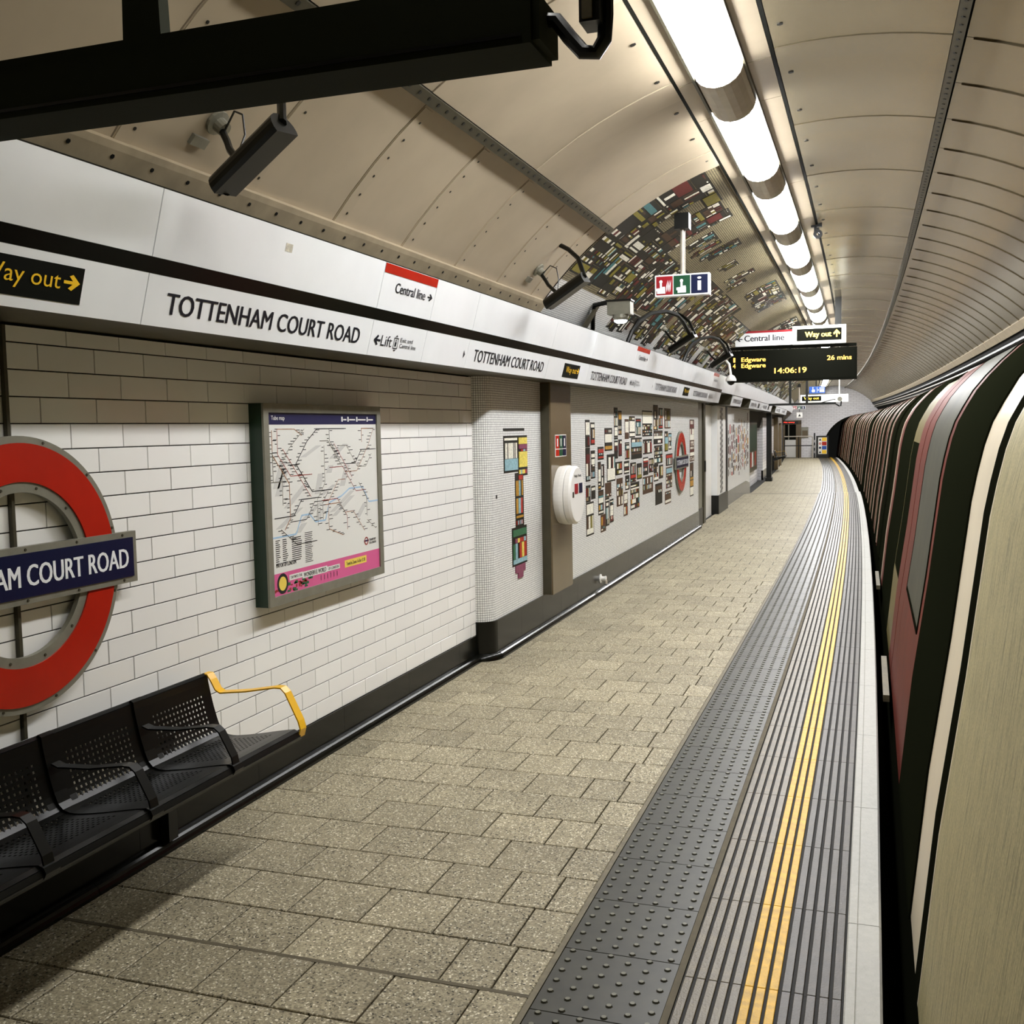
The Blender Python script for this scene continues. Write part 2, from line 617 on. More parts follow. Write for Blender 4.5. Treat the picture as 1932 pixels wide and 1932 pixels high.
# ------------------------------------------------------------------ floor
def build_floor():
    fl = MB().sweep([(-3.3, -0.95), (-3.3, -0.014), (0.03, -0.014), (0.03, -0.95)], ysteps(-10, END_Y + 1, 1.3), closed=True, caps=True) \
        .build('floor', M['grout'], straight=False, drop=True)
    tag(fl, 'platform floor of speckled square paving with ribbed strips along the edge', 'floor', kind='structure')
    # paving, brick bond, cut pieces at both edges
    P = 0.2965
    rows = {'A': [(-1.18, -1.012)] + [(-1.18 - P * (n + 1), -1.18 - P * n) for n in range(5)] + [(-2.86, -1.18 - P * 5)],
            'B': [(-1.145, -1.012), (-1.33, -1.145)] + [(-1.33 - P * (n + 1), -1.33 - P * n) for n in range(4)] + [(-2.86, -1.33 - P * 4)]}
    cache = {}
    RH = 0.2945
    for n in range(-3, 31):
        y = 3.003 + RH * n
        for x0, x1 in rows['B' if n % 2 == 0 else 'A']:
            w = round(x1 - x0, 4)
            if w not in cache:
                g = 0.0032
                cache[w] = MB().cbox(-w / 2 + g, w / 2 - g, -RH / 2 + g, RH / 2 - g, -0.014, 0, 0.0025).data('paving_slab', M['slab'])
            inst('paving_slab', cache[w], fl, (x0 + x1) / 2, y + RH / 2, random.uniform(-0.0008, 0.0008))
    yfar = 3.003 + RH * 31
    for nm, a, b in (('far_paving', yfar, END_Y), ('near_paving', -10, 3.003 - RH * 3)):
        m = MB()
        ys = ysteps(a, b, 1.3)
        vs = [(x, y, 0.0) for y in ys for x in (-2.86, -1.012)]
        uv = [(x + 1.012, y - 3.003) for y in ys for x in (-2.86, -1.012)]
        m.add(vs, [(2 * i, 2 * i + 1, 2 * i + 3, 2 * i + 2) for i in range(len(ys) - 1)], uv)
        m.build(nm, M['slab_far'], fl)['kind'] = 'structure'
    # metal edge strip, mastic joint, raised crossing joint near the camera
    MB().sweep([(-1.012, -0.014), (-1.012, 0.001), (-0.992, 0.001), (-0.992, -0.014)], ysteps(-10, END_Y)).build('edge_strip', M['strip'], fl)
    MB().sweep([(-0.592, -0.014), (-0.592, 0.0), (-0.570, 0.0), (-0.570, -0.014)], ysteps(-10, END_Y)).build('mastic_joint', M['mastic'], fl)
    MB().box(-2.86, -1.012, 2.994, 3.012, -0.012, 0.0012).build('expansion_joint', M['mastic'], fl)
    # blister tiles
    m = MB().cbox(-0.1985, 0.1985, -0.1985, 0.1985, -0.014, 0.0, 0.001)
    for i in range(6):
        for j in range(6):
            x = -0.2 + 0.0667 * (i + 0.5)
            y = -0.2 + 0.0667 * (j + (0.25 if i % 2 else 0.75))
            vs = [(x + r * math.cos(t), y + r * math.sin(t), z) for r, z in ((0.0125, 0), (0.0085, 0.0048)) for t in (math.pi / 4 * q for q in range(8))]
            m.cur = 0
            m.add(vs, [(q, (q + 1) % 8, 8 + (q + 1) % 8, 8 + q) for q in range(8)])
            m.cur = 1
            m.add(vs[8:], [tuple(range(8))])
    me = m.data('tactile_tile', [M['tactile'], M['blister']])
    for n in range(-3, 147):
        y = 2.94 + 0.4 * n + 0.2
        if y < END_Y:
            inst('tactile_tile', me, fl, -0.791, y, 0)
    # ribbed tiles
    NR, X0, X1 = 13, -0.569, -0.071
    pw = (X1 - X0) / NR
    mats = [M['rib']] * 5 + [M['rib_yellow']] * 3 + [M['rib_dark']] * 5
    base = MB().box(X0, X1, -0.2995, 0.2995, -0.014, -0.007).data('ribbed_tile', M['groove'])
    ribs = [MB().cbox(-pw / 2 + 0.0055, pw / 2 - 0.0055, -0.2985, 0.2985, -0.0075, 0, 0.0015).data('rib', mm) for mm in (M['rib'], M['rib_yellow'], M['rib_dark'])]
    full = MB().box(X0, X1, -0.2995, 0.2995, -0.014, -0.007)
    for i in range(NR):
        full.cur = 1 + (0 if i < 5 else 1 if i < 8 else 2)
        full.cbox(X0 + pw * i + 0.0055, X0 + pw * (i + 1) - 0.0055, -0.2985, 0.2985, -0.0075, 0, 0.0015)
    full = full.data('ribbed_tile', [M['groove'], M['rib'], M['rib_yellow'], M['rib_dark']])
    for n in range(-2, 98):
        y = 3.2717 + 0.6 * n + 0.3
        if y > END_Y:
            break
        if n < 14:
            t = inst('ribbed_tile', base, fl, 0, y, 0)
            for i in range(NR):
                r = D.objects.new('rib', ribs[0 if i < 5 else 1 if i < 8 else 2])
                COL.objects.link(r)
                r.parent = t
                r.location = (X0 + pw * (i + 0.5), 0, 0)
        else:
            inst('ribbed_tile', full, fl, 0, y, 0)
    # white edge stones
    c = MB().sweep([(-0.069, -0.1), (-0.069, -0.001), (-0.064, 0.004), (-0.037, 0.004), (-0.035, 0.001), (-0.032, 0.004), (0.037, 0.004), (0.045, -0.006), (0.045, -0.1)],
                   [-0.598, 0.598], caps=True).data('edge_stone', M['coping'])
    for n in range(-3, 49):
        y = 3.8 + 1.2 * n + 0.6
        if y < END_Y - 0.6:
            inst('edge_stone', c, fl, 0, y, 0)
    return fl


FLOOR = build_floor()

# ------------------------------------------------------------------ tiled wall, mosaic wall, skirting
Y_COR = 7.48
X_TILE, X_MOS = -2.9, -2.78


def build_tile_wall():
    w = MB().box(X_TILE - 0.25, X_TILE - 0.006, -10, Y_COR + 0.3, -0.2, 2.194).build('wall_left', M['grout'])
    tag(w, 'platform wall of white glazed tiles with dark joints beside the bench', 'wall', kind='structure')
    PW, RH = 0.2953, 0.0967
    g = 0.0023
    me = MB()
    # tile facing +x, chamfered edge
    y0, y1, z0, z1, c = -PW / 2 + g, PW / 2 - g, -RH / 2 + g, RH / 2 - g, 0.0012
    v = [(-0.006, y0, z0), (-0.006, y1, z0), (-0.006, y1, z1), (-0.006, y0, z1), (-c, y0, z0), (-c, y1, z0), (-c, y1, z1), (-c, y0, z1),
         (0, y0 + c, z0 + c), (0, y1 - c, z0 + c), (0, y1 - c, z1 - c), (0, y0 + c, z1 - c)]
    f = [(8, 9, 10, 11)]
    for i in range(4):
        j = (i + 1) % 4
        f += [(i, j, j + 4, i + 4), (i + 4, j + 4, j + 8, i + 8)]
    tile = me.add(v, f).data('wall_tile', M['tile'])
    rest = MB()
    for r in range(-17, 4):
        zc = 1.844 + RH * (r + 0.5)
        zt = min(zc + RH / 2 - g, 2.192)
        off = 0.0 if r % 2 else PW / 2
        for n in range(-46, 16):
            yc = 3.235 + PW * (n + 0.5) + off
            if yc + PW / 2 > Y_COR:
                if yc - PW / 2 < Y_COR - 0.02:        # cut tile at the corner
                    rest.box(X_TILE - 0.006, X_TILE, yc - PW / 2 + g, Y_COR - 0.002, zc - RH / 2 + g, zt)
                continue
            if yc > 2.85 and zc < 2.1:
                inst('wall_tile', tile, w, X_TILE + random.uniform(-0.0004, 0.0004), yc, zc, drop=False)
            else:
                rest.box(X_TILE - 0.006, X_TILE, yc - PW / 2 + g, yc + PW / 2 - g, zc - RH / 2 + g, zt)
    tag(rest.build('edge_tiles', M['tile'], w), kind='stuff')
    return w


WALL = build_tile_wall()


def mosaic_profile(x, r, y0):
    """plan of a wall that turns the near corner with radius r, from the tile wall to x"""
    pts = [(X_TILE - 0.02, y0)]
    for i in range(9):
        a = math.pi / 2 * i / 8
        pts.append((x - r + r * math.sin(a), y0 + r - r * math.cos(a)))
    return pts


def wall_from_plan(plan, z0, z1, mb=None):
    mb = mb or MB()
    L = 0
    vs, uv = [], []
    for i, p in enumerate(plan):
        if i:
            L += math.dist(p, plan[i - 1])
        vs += [(p[0], p[1], z0), (p[0], p[1], z1)]
        uv += [(L, z0), (L, z1)]
    mb.add(vs, [(2 * i, 2 * i + 2, 2 * i + 3, 2 * i + 1) for i in range(len(plan) - 1)], uv)
    return mb


PIECES = ['black', 'cream', 'maroon', 'ochre', 'teal', 'brown', 'red', 'olive', 'green', 'sky', 'lemon', 'plum']


def piece_panel(parent, rects, place, nm='mosaic_pieces', step=9.0):
    """rects: (colour, a0, a1, b0, b1) laid on a surface by place(a, b, lift); one joined part for each colour"""
    by = {}
    for c, a0, a1, b0, b1 in rects:
        by.setdefault(c, []).append((a0, a1, b0, b1))
    lift = {c: 0.002 + 0.0006 * i for i, c in enumerate(['black', 'brown', 'cream', 'maroon', 'ochre', 'teal', 'red', 'olive', 'green', 'sky', 'lemon', 'plum'])}
    for c, rs in by.items():
        m = MB()
        for a0, a1, b0, b1 in rs:
            nb = max(1, math.ceil((b1 - b0) / step))
            bs = [b0 + (b1 - b0) * i / nb for i in range(nb + 1)]
            lo = [place(a, b, 0.0) for b in bs for a in (a0, a1)]
            hi = [place(a, b, lift[c]) for b in bs for a in (a0, a1)]
            n = len(lo)
            fs = []
            for i in range(nb):
                p, q = 2 * i, 2 * i + 2
                fs += [(n + p, n + p + 1, n + q + 1, n + q), (p, n + p, n + q, q), (p + 1, q + 1, n + q + 1, n + p + 1)]
            fs += [(0, 1, n + 1, n), (n - 2, 2 * n - 2, 2 * n - 1, n - 1)]
            m.add(lo + hi, fs)
        tag(m.build(nm, MOS[c], parent), kind='stuff', label=c + ' coloured pieces of the mosaic')


def tower(rs, a0, a1, b0, b1, rng, cols, frame='black'):
    """an abstract framed block of bars and small squares"""
    t = 0.0185
    rs.append((frame, a0, a1, b0, b1))
    b = b0 + t
    while b < b1 - 1.2 * t:
        h = min(rng.choice([t, 2 * t, 2 * t, 3 * t, 5 * t, 7 * t]), b1 - t - b)
        mode = rng.random()
        if mode < 0.4:
            rs.append((rng.choice(cols), a0 + t, a1 - t, b, b + h))
        else:
            a = a0 + t
            st = rng.choice([t, 2 * t, 3 * t, 4 * t])
            while a < a1 - t - 0.001:
                e = min(a + st, a1 - t)
                if rng.random() < 0.82:
                    rs.append((rng.choice(cols), a, e - 0.004, b, b + h - 0.003))
                a = e
        b += h + (t if rng.random() < 0.6 else 0.003)


def build_mosaic_wall():
    rng = random.Random(5)
    plan = mosaic_profile(X_MOS, 0.13, Y_COR) + [(X_MOS, y) for y in ysteps(Y_COR + 0.4, 18.35, 1.0)] + [(X_MOS - 0.3, 18.36)]
    w = wall_from_plan(plan, -0.15, 2.2).build('wall_left', M['mosaic'], straight=False)
    tag(w, 'white small-square mosaic wall with colourful blocks behind the help point column', 'wall', kind='structure')
    rs = []
    C1 = ['cream'] * 7 + ['brown', 'brown', 'black', 'black', 'ochre', 'teal', 'maroon', 'olive', 'sky', 'red']
    # slim upright shape by the corner
    tower(rs, 7.86, 8.22, 1.44, 1.74, rng, ['cream', 'cream', 'sky', 'cream'])
    tower(rs, 8.22, 8.47, 1.40, 1.74, rng, ['sky', 'plum', 'lemon', 'red'])
    rs.append(('black', 7.86, 8.40, 1.78, 1.80))
    tower(rs, 8.13, 8.35, 0.98, 1.43, rng, ['sky', 'brown', 'red', 'ochre'])
    tower(rs, 8.03, 8.42, 0.66, 0.98, rng, ['lemon', 'plum', 'red', 'green', 'sky'])
    rs += [('plum', 8.1, 8.35, 0.60, 0.66), ('plum', 8.16, 8.29, 0.55, 0.60), ('black', 7.66, 7.69, 1.25, 1.28)]
    # broad composition of framed blocks
    x = 10.42
    while x < 15.3:
        wd = rng.choice([0.3, 0.42, 0.5, 0.62, 0.75])
        zc = 1.2 + rng.uniform(-0.08, 0.1)
        up = rng.uniform(0.35, 0.62)
        dn = rng.uniform(0.3, 0.62)
        z = zc - dn
        while z < zc + up:
            h = rng.uniform(0.14, 0.36)
            a = x + rng.choice([0, 0, 0.04, 0.1])
            if rng.random() < 0.3:
                tower(rs, a, a + wd * 0.45, z, z + h, rng, C1)
                tower(rs, a + wd * 0.52, a + wd * 0.95, z + 0.02, z + h * 0.9, rng, C1)
            else:
                tower(rs, a, a + wd * rng.uniform(0.7, 1.0), z, z + h, rng, C1, rng.choice(['black', 'black', 'brown']))
            z += h + rng.choice([0.004, 0.02, 0.04])
        x += wd + rng.choice([0.02, 0.05, 0.1])
    tower(rs, 17.35, 17.85, 1.2, 1.9, rng, ['cream', 'cream', 'maroon', 'cream'], 'brown')
    tower(rs, 17.35, 17.75, 0.62, 1.18, rng, ['cream', 'ochre', 'brown', 'cream'])
    piece_panel(w, rs, lambda a, b, l: (X_MOS + l, a, b))
    return w


MWALL = build_mosaic_wall()


def build_baseboards():
    b = thing('baseboard_left', 'glossy black skirting panels along the foot of the platform wall', 'skirting', (-2.88, 4, 0), straight=False, kind='structure')
    n = 0
    y = -10.0
    while y < Y_COR:
        y1 = min(y + 0.9, Y_COR + 0.05)
        MB().box(X_TILE, X_TILE + 0.012, y + 0.001, y1 - 0.001, 0.0, 0.2).build('skirting_panel', M['black_gloss'], b)
        y = y1
    # the mosaic wall's skirting turns the corner
    pl = mosaic_profile(X_MOS + 0.012, 0.14, Y_COR - 0.012)
    m = wall_from_plan(pl, 0.0, 0.302)
    top = [(p[0], p[1], 0.302) for p in pl]
    m.add(top + [(p[0] - 0.02, p[1] + 0.01, 0.302) for p in pl], [(i, i + 1, len(pl) + i + 1, len(pl) + i) for i in range(len(pl) - 1)])
    m.build('corner_skirting', M['black_gloss'], b, smooth=True)
    y = Y_COR + 0.13
    while y < 18.3:
        y1 = min(y + 0.6, 18.36)
        MB().box(X_MOS, X_MOS + 0.012, y + 0.001, y1 - 0.001, 0.0, 0.302).build('skirting_panel', M['black_gloss'], b)
        y = y1
    # rounded kerb strips
    t = thing('trim_1', 'black rounded kerb strip where wall meets paving', 'trim', (-2.86, 4, 0), straight=False, kind='structure')
    prof = [(0.0, 0.0)] + [(0.046 * math.cos(a), 0.052 * math.sin(a)) for a in (math.pi / 2 * i / 6 for i in range(7))] + [(0.0, 0.052)]
    y = -10.0
    while y < Y_COR - 0.02:
        y1 = min(y + 1.1, Y_COR - 0.012)
        MB().sweep([(X_TILE + 0.012 + a, c) for a, c in prof], [y + 0.0015, y1 - 0.0015], caps=True).build('kerb_piece', M['black_gloss'], t)
        y = y1
    pl = mosaic_profile(X_MOS + 0.012, 0.14, Y_COR - 0.012)
    m = MB()
    vs, nn = [], len(prof)
    for i, p in enumerate(pl):
        q0, q1 = pl[max(i - 1, 0)], pl[min(i + 1, len(pl) - 1)]
        d = Vector((q1[0] - q0[0], q1[1] - q0[1])).normalized()
        nx, ny = d.y, -d.x
        vs += [(p[0] + nx * a, p[1] + ny * a, c) for a, c in prof]
    m.add(vs, [(j * nn + i, (j + 1) * nn + i, (j + 1) * nn + (i + 1) % nn, j * nn + (i + 1) % nn) for j in range(len(pl) - 1) for i in range(nn)])
    m.build('corner_kerb', M['black_gloss'], t, smooth=True)
    y = Y_COR + 0.13
    while y < 18.3:
        y1 = min(y + 1.2, 18.36)
        MB().sweep([(X_MOS + 0.012 + a, c) for a, c in prof], [y + 0.0015, y1 - 0.0015], caps=True).build('kerb_piece', M['black_gloss'], t)
        y = y1


build_baseboards()

# ------------------------------------------------------------------ vault
def arcbox(mb, a0, a1, r0, r1, ys, n=None):
    n = n or max(2, int(abs(a1 - a0) / 3))
    ang = [a0 + (a1 - a0) * i / n for i in range(n + 1)]
    prof = [(vp(a, 0, r0)[0], vp(a, 0, r0)[2]) for a in ang] + [(vp(a, 0, r1)[0], vp(a, 0, r1)[2]) for a in reversed(ang)]
    return mb.sweep(prof, ys, closed=True, caps=True)


def dots(mb, angs, ys, r, rad):
    """little flat heads on the underside of the vault"""
    for y in ys:
        for a in angs:
            p = Vector(vp(a, y, r))
            n = (Vector((XC, y, ZC)) - p).normalized()
            u = Vector((0, 1, 0))
            v = n.cross(u)
            vs = [tuple(p + (u * math.cos(t) + v * math.sin(t)) * rad + n * h) for h in (0, 0.003) for t in (math.pi / 3 * q for q in range(6))]
            mb.add(vs, [(q, (q + 1) % 6, 6 + (q + 1) % 6, 6 + q) for q in range(6)] + [tuple(range(6, 12))])
    return mb


def frange(a, b, s):
    out = []
    while a < b - 1e-6:
        out.append(a)
        a += s
    return out


def build_vault():
    n = 44
    ang = [-76 + 200 * i / n for i in range(n + 1)]
    c = MB().sweep([(vp(a, 0, 2.96)[0], vp(a, 0, 2.96)[2]) for a in ang], ysteps(-10, END_Y + 0.2, 1.5)).build('ceiling', M['shell'], straight=False)
    tag(c, 'curved tunnel vault lined with cream metal sheets and mosaic', 'ceiling', kind='structure')
    cache = {}

    def sheet(nm, a0, a1, r0, r1, y0, y1, m, bolts=None):
        key = (nm, round(a0, 2), round(a1, 2), round(y1 - y0, 3), r0)
        if key not in cache:
            h = (y1 - y0) / 2
            q = arcbox(MB(), a0, a1, r0, r1, [-h + 0.004, h - 0.004])
            mats = m
            if bolts:
                q.cur = 1
                dots(q, *bolts)
                mats = [m, M['black']]
            cache[key] = q.data(nm, mats, smooth=True)
        return inst(nm, cache[key], c, 0, (y0 + y1) / 2, 0, drop=False)

    ARCH = 8.066
    # left: lower sheets with bolted cover straps
    la = [-49.5 + 2.2 * i for i in range(6)]
    for i in range(-4, 7):
        y = 3.034 + 0.78 * i
        sheet('vault_sheet', -51.4, -36.5, 2.905, 2.92, y, min(y + 0.78, ARCH), M['panel'])
        sheet('cover_strap', -51.2, -37.0, 2.9005, 2.906, y + 0.006, y + 0.1, M['panel'], (la, [0.02], 2.9005, 0.0075))
    MB().sweep([(vp(-36.6, 0, 2.93)[0], vp(-36.6, 0, 2.93)[2]), (vp(-36.6, 0, 2.872)[0], vp(-36.6, 0, 2.872)[2]), (vp(-35.5, 0, 2.872)[0], vp(-35.5, 0, 2.872)[2]),
                (vp(-35.5, 0, 2.93)[0], vp(-35.5, 0, 2.93)[2])], ysteps(-10, ARCH), closed=True, caps=True).build('vault_rail', M['dark_metal'], c)
    tag(dots(MB(), [-36.0], frange(0, ARCH, 0.105), 2.872, 0.011).build('rail_rivets', M['black'], c), kind='stuff')
    pr = [vp(-50.7, 0, 2.905), vp(-50.7, 0, 2.872), vp(-51.2, 0, 2.868), vp(-52.7, 0, 2.868), vp(-53.2, 0, 2.905)]
    MB().sweep([(p[0], p[2]) for p in pr], ysteps(-10, ARCH), closed=True, caps=True).build('vault_moulding', M['moulding'], c)
    tag(dots(MB(), [-51.7], frange(0.1, ARCH, 0.21), 2.868, 0.009).build('moulding_bolts', M['black'], c), kind='stuff')
    MB().sweep([(-2.375, 2.662), (-2.42, 2.685), (vp(-53.2, 0, 2.9)[0], vp(-53.2, 0, 2.9)[2]), (-2.56, 2.60)], ysteps(-10, END_Y), closed=True, caps=True).build('dark_gap_strip', M['black_matte'], c)  # matte black strip painted in for the dark gap above the frieze
    # left: upper sheets
    for i in range(-4, 3):
        y = 4.512 + 1.56 * i
        y1 = min(y + 0.32, ARCH)
        sheet('vault_strip', -35.4, -17.3, 2.882, 2.896, y, y1 if i < 2 else ARCH, M['panel'])
        if i < 2:
            sheet('vault_sheet', -35.4, -17.3, 2.886, 2.90, y + 0.32, y + 1.56, M['panel'])
    tag(dots(MB(), [-18.6], frange(1.0, ARCH, 0.62), 2.884, 0.017).build('screw_caps', M['black'], c), kind='stuff')
    # lamp bay and its two dark seams
    for i in range(-6, 23):
        y = 6.18 + 2.42 * i
        sheet('lamp_bay_sheet', -16.9, -6.3, 2.884, 2.9, y, y + 0.74, M['lamp_panel'])
        sheet('lamp_bay_sheet', -16.9, -6.3, 2.884, 2.9, y + 0.74, y + 2.42, M['lamp_panel'])
    for a in (-17.1, -6.05):
        arcbox(MB(), a - 0.2, a + 0.2, 2.885, 2.94, ysteps(-10, END_Y - 1), 2).build('seam_channel', M['black_matte'], c)
    # right: upper sheets
    for i in range(-5, 35):
        y = 6.038 + 1.57 * i
        sheet('vault_strip', -5.75, 12.3, 2.876, 2.89, y, y + 0.32, M['panel_gloss'])
        sheet('vault_sheet', -5.75, 12.3, 2.88, 2.895, y + 0.32, y + 1.57, M['panel_gloss'])
    tag(dots(MB(), [-4.6], frange(1.0, 26, 0.785), 2.878, 0.017).build('screw_caps', M['black'], c), kind='stuff')
    MB().sweep([(vp(a, 0, r)[0], vp(a, 0, r)[2]) for a, r in ((12.4, 2.93), (12.4, 2.84), (13.5, 2.84), (13.5, 2.93))], ysteps(-10, END_Y - 0.5), closed=True, caps=True) \
        .build('vault_rail', M['dark_metal'], c)
    tag(dots(MB(), [12.95], frange(2.0, 24, 0.105), 2.84, 0.011).build('rail_rivets', M['black'], c), kind='stuff')
    # right: lower sheets, each lapping the next
    for i in range(-12, 72):
        y = 6.091 + 0.775 * i
        sheet('lap_sheet', 13.7, 44.6, 2.892, 2.905, y, y + 0.775, M['panel_gloss'])
        sheet('lap_strip', 14.4, 44.6, 2.884, 2.893, y + 0.004, y + 0.035, M['panel_gloss'])
    pr = [vp(44.4, 0, 2.91), vp(44.4, 0, 2.86), vp(46.6, 0, 2.84), vp(47.0, 0, 2.91)]
    MB().sweep([(p[0], p[2]) for p in pr], ysteps(-10, END_Y - 0.5), closed=True, caps=True).build('vault_moulding', M['moulding'], c)
    # mosaic half of the vault past the sheets
    for a0, a1, mm, nm in ((-58, -46.5, M['mosaic'], 'mosaic_lining'), (-46.5, -17.2, M['mosaic_dark'], 'mosaic_lining')):
        na = max(4, int((a1 - a0) / 2.5))
        prof = [(vp(a0 + (a1 - a0) * i / na, 0, 2.9)[0], vp(a0 + (a1 - a0) * i / na, 0, 2.9)[2]) for i in range(na + 1)]
        MB().sweep(prof, ysteps(ARCH, END_Y, 1.0)).build(nm, mm, c, smooth=True)
    rng = random.Random(23)
    rs = []
    cols = ['cream'] * 4 + ['maroon', 'maroon', 'olive', 'black', 'black', 'black', 'black', 'brown', 'brown', 'teal', 'olive']
    A = lambda d: math.radians(d + 58) * 2.9

    def field(y0, y1, d0, d1, wy, wb):
        y = y0
        while y < y1 - 0.05:
            w = min(rng.uniform(*wy), y1 - y)
            b = A(d0) + rng.uniform(0, 0.08)
            while b < A(d1) - 0.04:
                h = min(rng.uniform(*wb), A(d1) - b)
                if rng.random() < 0.9:
                    tower(rs, y, y + w - 0.006, b, b + h - 0.006, rng, cols)
                b += h
            y += w
    field(ARCH + 0.02, 9.9, -46.3, -19.5, (0.14, 0.4), (0.12, 0.45))
    field(9.9, 11.6, -46.3, -33, (0.06, 0.2), (0.2, 0.7))
    field(10.2, 12.0, -52, -46.5, (0.06, 0.2), (0.1, 0.3))
    field(11.6, 15.5, -53, -31, (0.07, 0.3), (0.15, 0.9))
    field(15.5, 23, -53, -34, (0.1, 0.4), (0.15, 0.8))
    field(14.5, 16.8, -29, -19, (0.1, 0.4), (0.15, 0.4))
    field(19.5, 24, -32, -19, (0.15, 0.5), (0.15, 0.5))
    field(23, 44, -53, -24, (0.3, 0.9), (0.25, 0.9))
    for y0, y1, d0, d1 in ((10.1, 10.8, -31, -24), (10.9, 11.3, -30, -21), (11.9, 12.3, -29, -24), (12.8, 13.2, -30, -22), (13.3, 13.6, -31, -25)):
        field(y0, y1, d0, d1, (0.05, 0.12), (0.1, 0.4))
    piece_panel(c, rs, lambda a, b, l: vp(-58 + math.degrees(b / 2.9), a, 2.8995 - l), step=0.09)
    return c


CEIL = build_vault()

# right-hand side behind the train, track bed, ends
tag(MB().sweep([(2.42, -1.0), (2.62, 0.4), (2.6, 1.6), (2.3, 2.4), (1.86, 2.93)], ysteps(-10, END_Y)).build('wall_right', M['shell'], straight=False),
    'dark grimy tunnel wall behind the train', 'wall', kind='structure')
tag(MB().box(-0.2, 3.2, -10, 5, -1.0, -0.96).sweep([(0.0, -0.96), (3.2, -0.96)], ysteps(5, END_Y + 6)).build('track_bed', M['black_matte'], straight=False),
    'dark track bed below the train', 'track bed', kind='structure')
tag(MB().box(-3.4, 3.2, -10.1, -10.0, -1.0, 4.2).build('wall_back', M['brick_far']), 'tiled end wall of the platform tunnel out of view', 'wall', kind='structure')


def build_cables():
    pts = lambda a, r, y1: [vp(a, y, r) for y in ysteps(0, y1, 1.5)]
    for a, r, rad, m, lab in ((48.6, 2.80, 0.03, M['black'], 'thick black cable clipped along the vault edge above the train'),
                              (50.4, 2.78, 0.022, M['steel'], 'thin bare metal conduit below the vault edge above the train'),
                              (52.6, 2.78, 0.04, M['dark_metal'], 'brown service pipe lowest in the run above the train roof')):
        tag(MB().tube(pts(a, r, END_Y - 1), rad, 6).build('service_cable' if 'cable' in lab else 'service_pipe', m, origin=vp(a, 10, r), straight=False, smooth=True), lab, 'pipe')


build_cables()


# ------------------------------------------------------------------ lamps
def lamp_section(w, d, n=10, r=2.878):
    """(x, z) section bulging below the vault at -12 degrees"""
    a = math.radians(-12)
    c = vp(-12, 0, r)
    u, nrm = (math.cos(a), -math.sin(a)), (-math.sin(a), -math.cos(a))
    return [(c[0] + u[0] * w * math.cos(t) + nrm[0] * d * math.sin(t), c[2] + u[1] * w * math.cos(t) + nrm[1] * d * math.sin(t)) for t in (math.pi * i / n for i in range(n + 1))]


def build_lamps():
    proto = None
    ORD = ['first', 'second', 'third', 'fourth', 'fifth', 'sixth', 'seventh', 'eighth', 'ninth', 'tenth', 'eleventh', 'twelfth', 'thirteenth', 'fourteenth', 'fifteenth', 'sixteenth', 'seventeenth', 'eighteenth']
    for i in range(-2, 23):
        y = 7.655 + 2.42 * i
        if y > END_Y - 1.5:
            break
        lab = '%s lit tube lamp before the hanging way sign, counted from the sign' % ORD[4 - i] if i <= 4 else '%s lit tube lamp past the hanging way sign, counted from the sign' % ORD[i - 5]
        t = thing('ceiling_lamp', lab, 'lamp', (-0.837, y, 3.78), 'tube lamps in the crown row')
        if proto is None:
            dif = MB().sweep(lamp_section(0.135, 0.105), [y - 0.853, y + 0.853], caps=True).build('diffuser', M['diffuser'], t, smooth=False)
            cov = MB().sweep(lamp_section(0.138, 0.108), [y + 0.855, y + 1.565], caps=True).build('end_cover', M['lamp_cover'], t, smooth=False)
            ed = MB()
            a = math.radians(-12)
            for s in (-1, 1):
                c = vp(-12, 0, 2.872)
                px, pz = c[0] + s * 0.145 * math.cos(a), c[2] - s * 0.145 * math.sin(a)
                ed.box(px - 0.008, px + 0.008, y - 0.855, y + 1.565, pz - 0.02, pz + 0.02)
            edo = ed.build('side_rail', M['dark_metal'], t)
            proto = (dif, cov, edo)
            dif.material_slots[0].link = 'OBJECT'
            dif.material_slots[0].material = M['diffuser_dim']
        else:
            for p in proto:
                o = D.objects.new(p.name.split('.')[0], p.data)
                COL.objects.link(o)
                o.parent = t


build_lamps()


# ------------------------------------------------------------------ frieze
FU = Vector((0, 1, 0))
FV = Vector((0.128, 0, 0.469)).normalized()


def FO(y):
    return (-2.5, y, 2.193)


def fbox(mb, y0, y1, s0, s1, t=0.012, lift=0.0):
    o = Vector((-2.5, 0, 2.193)) + FU.cross(FV) * (lift - t)
    return mb.plate(o, FU, FV, rect(y0, y1, s0, s1), t)


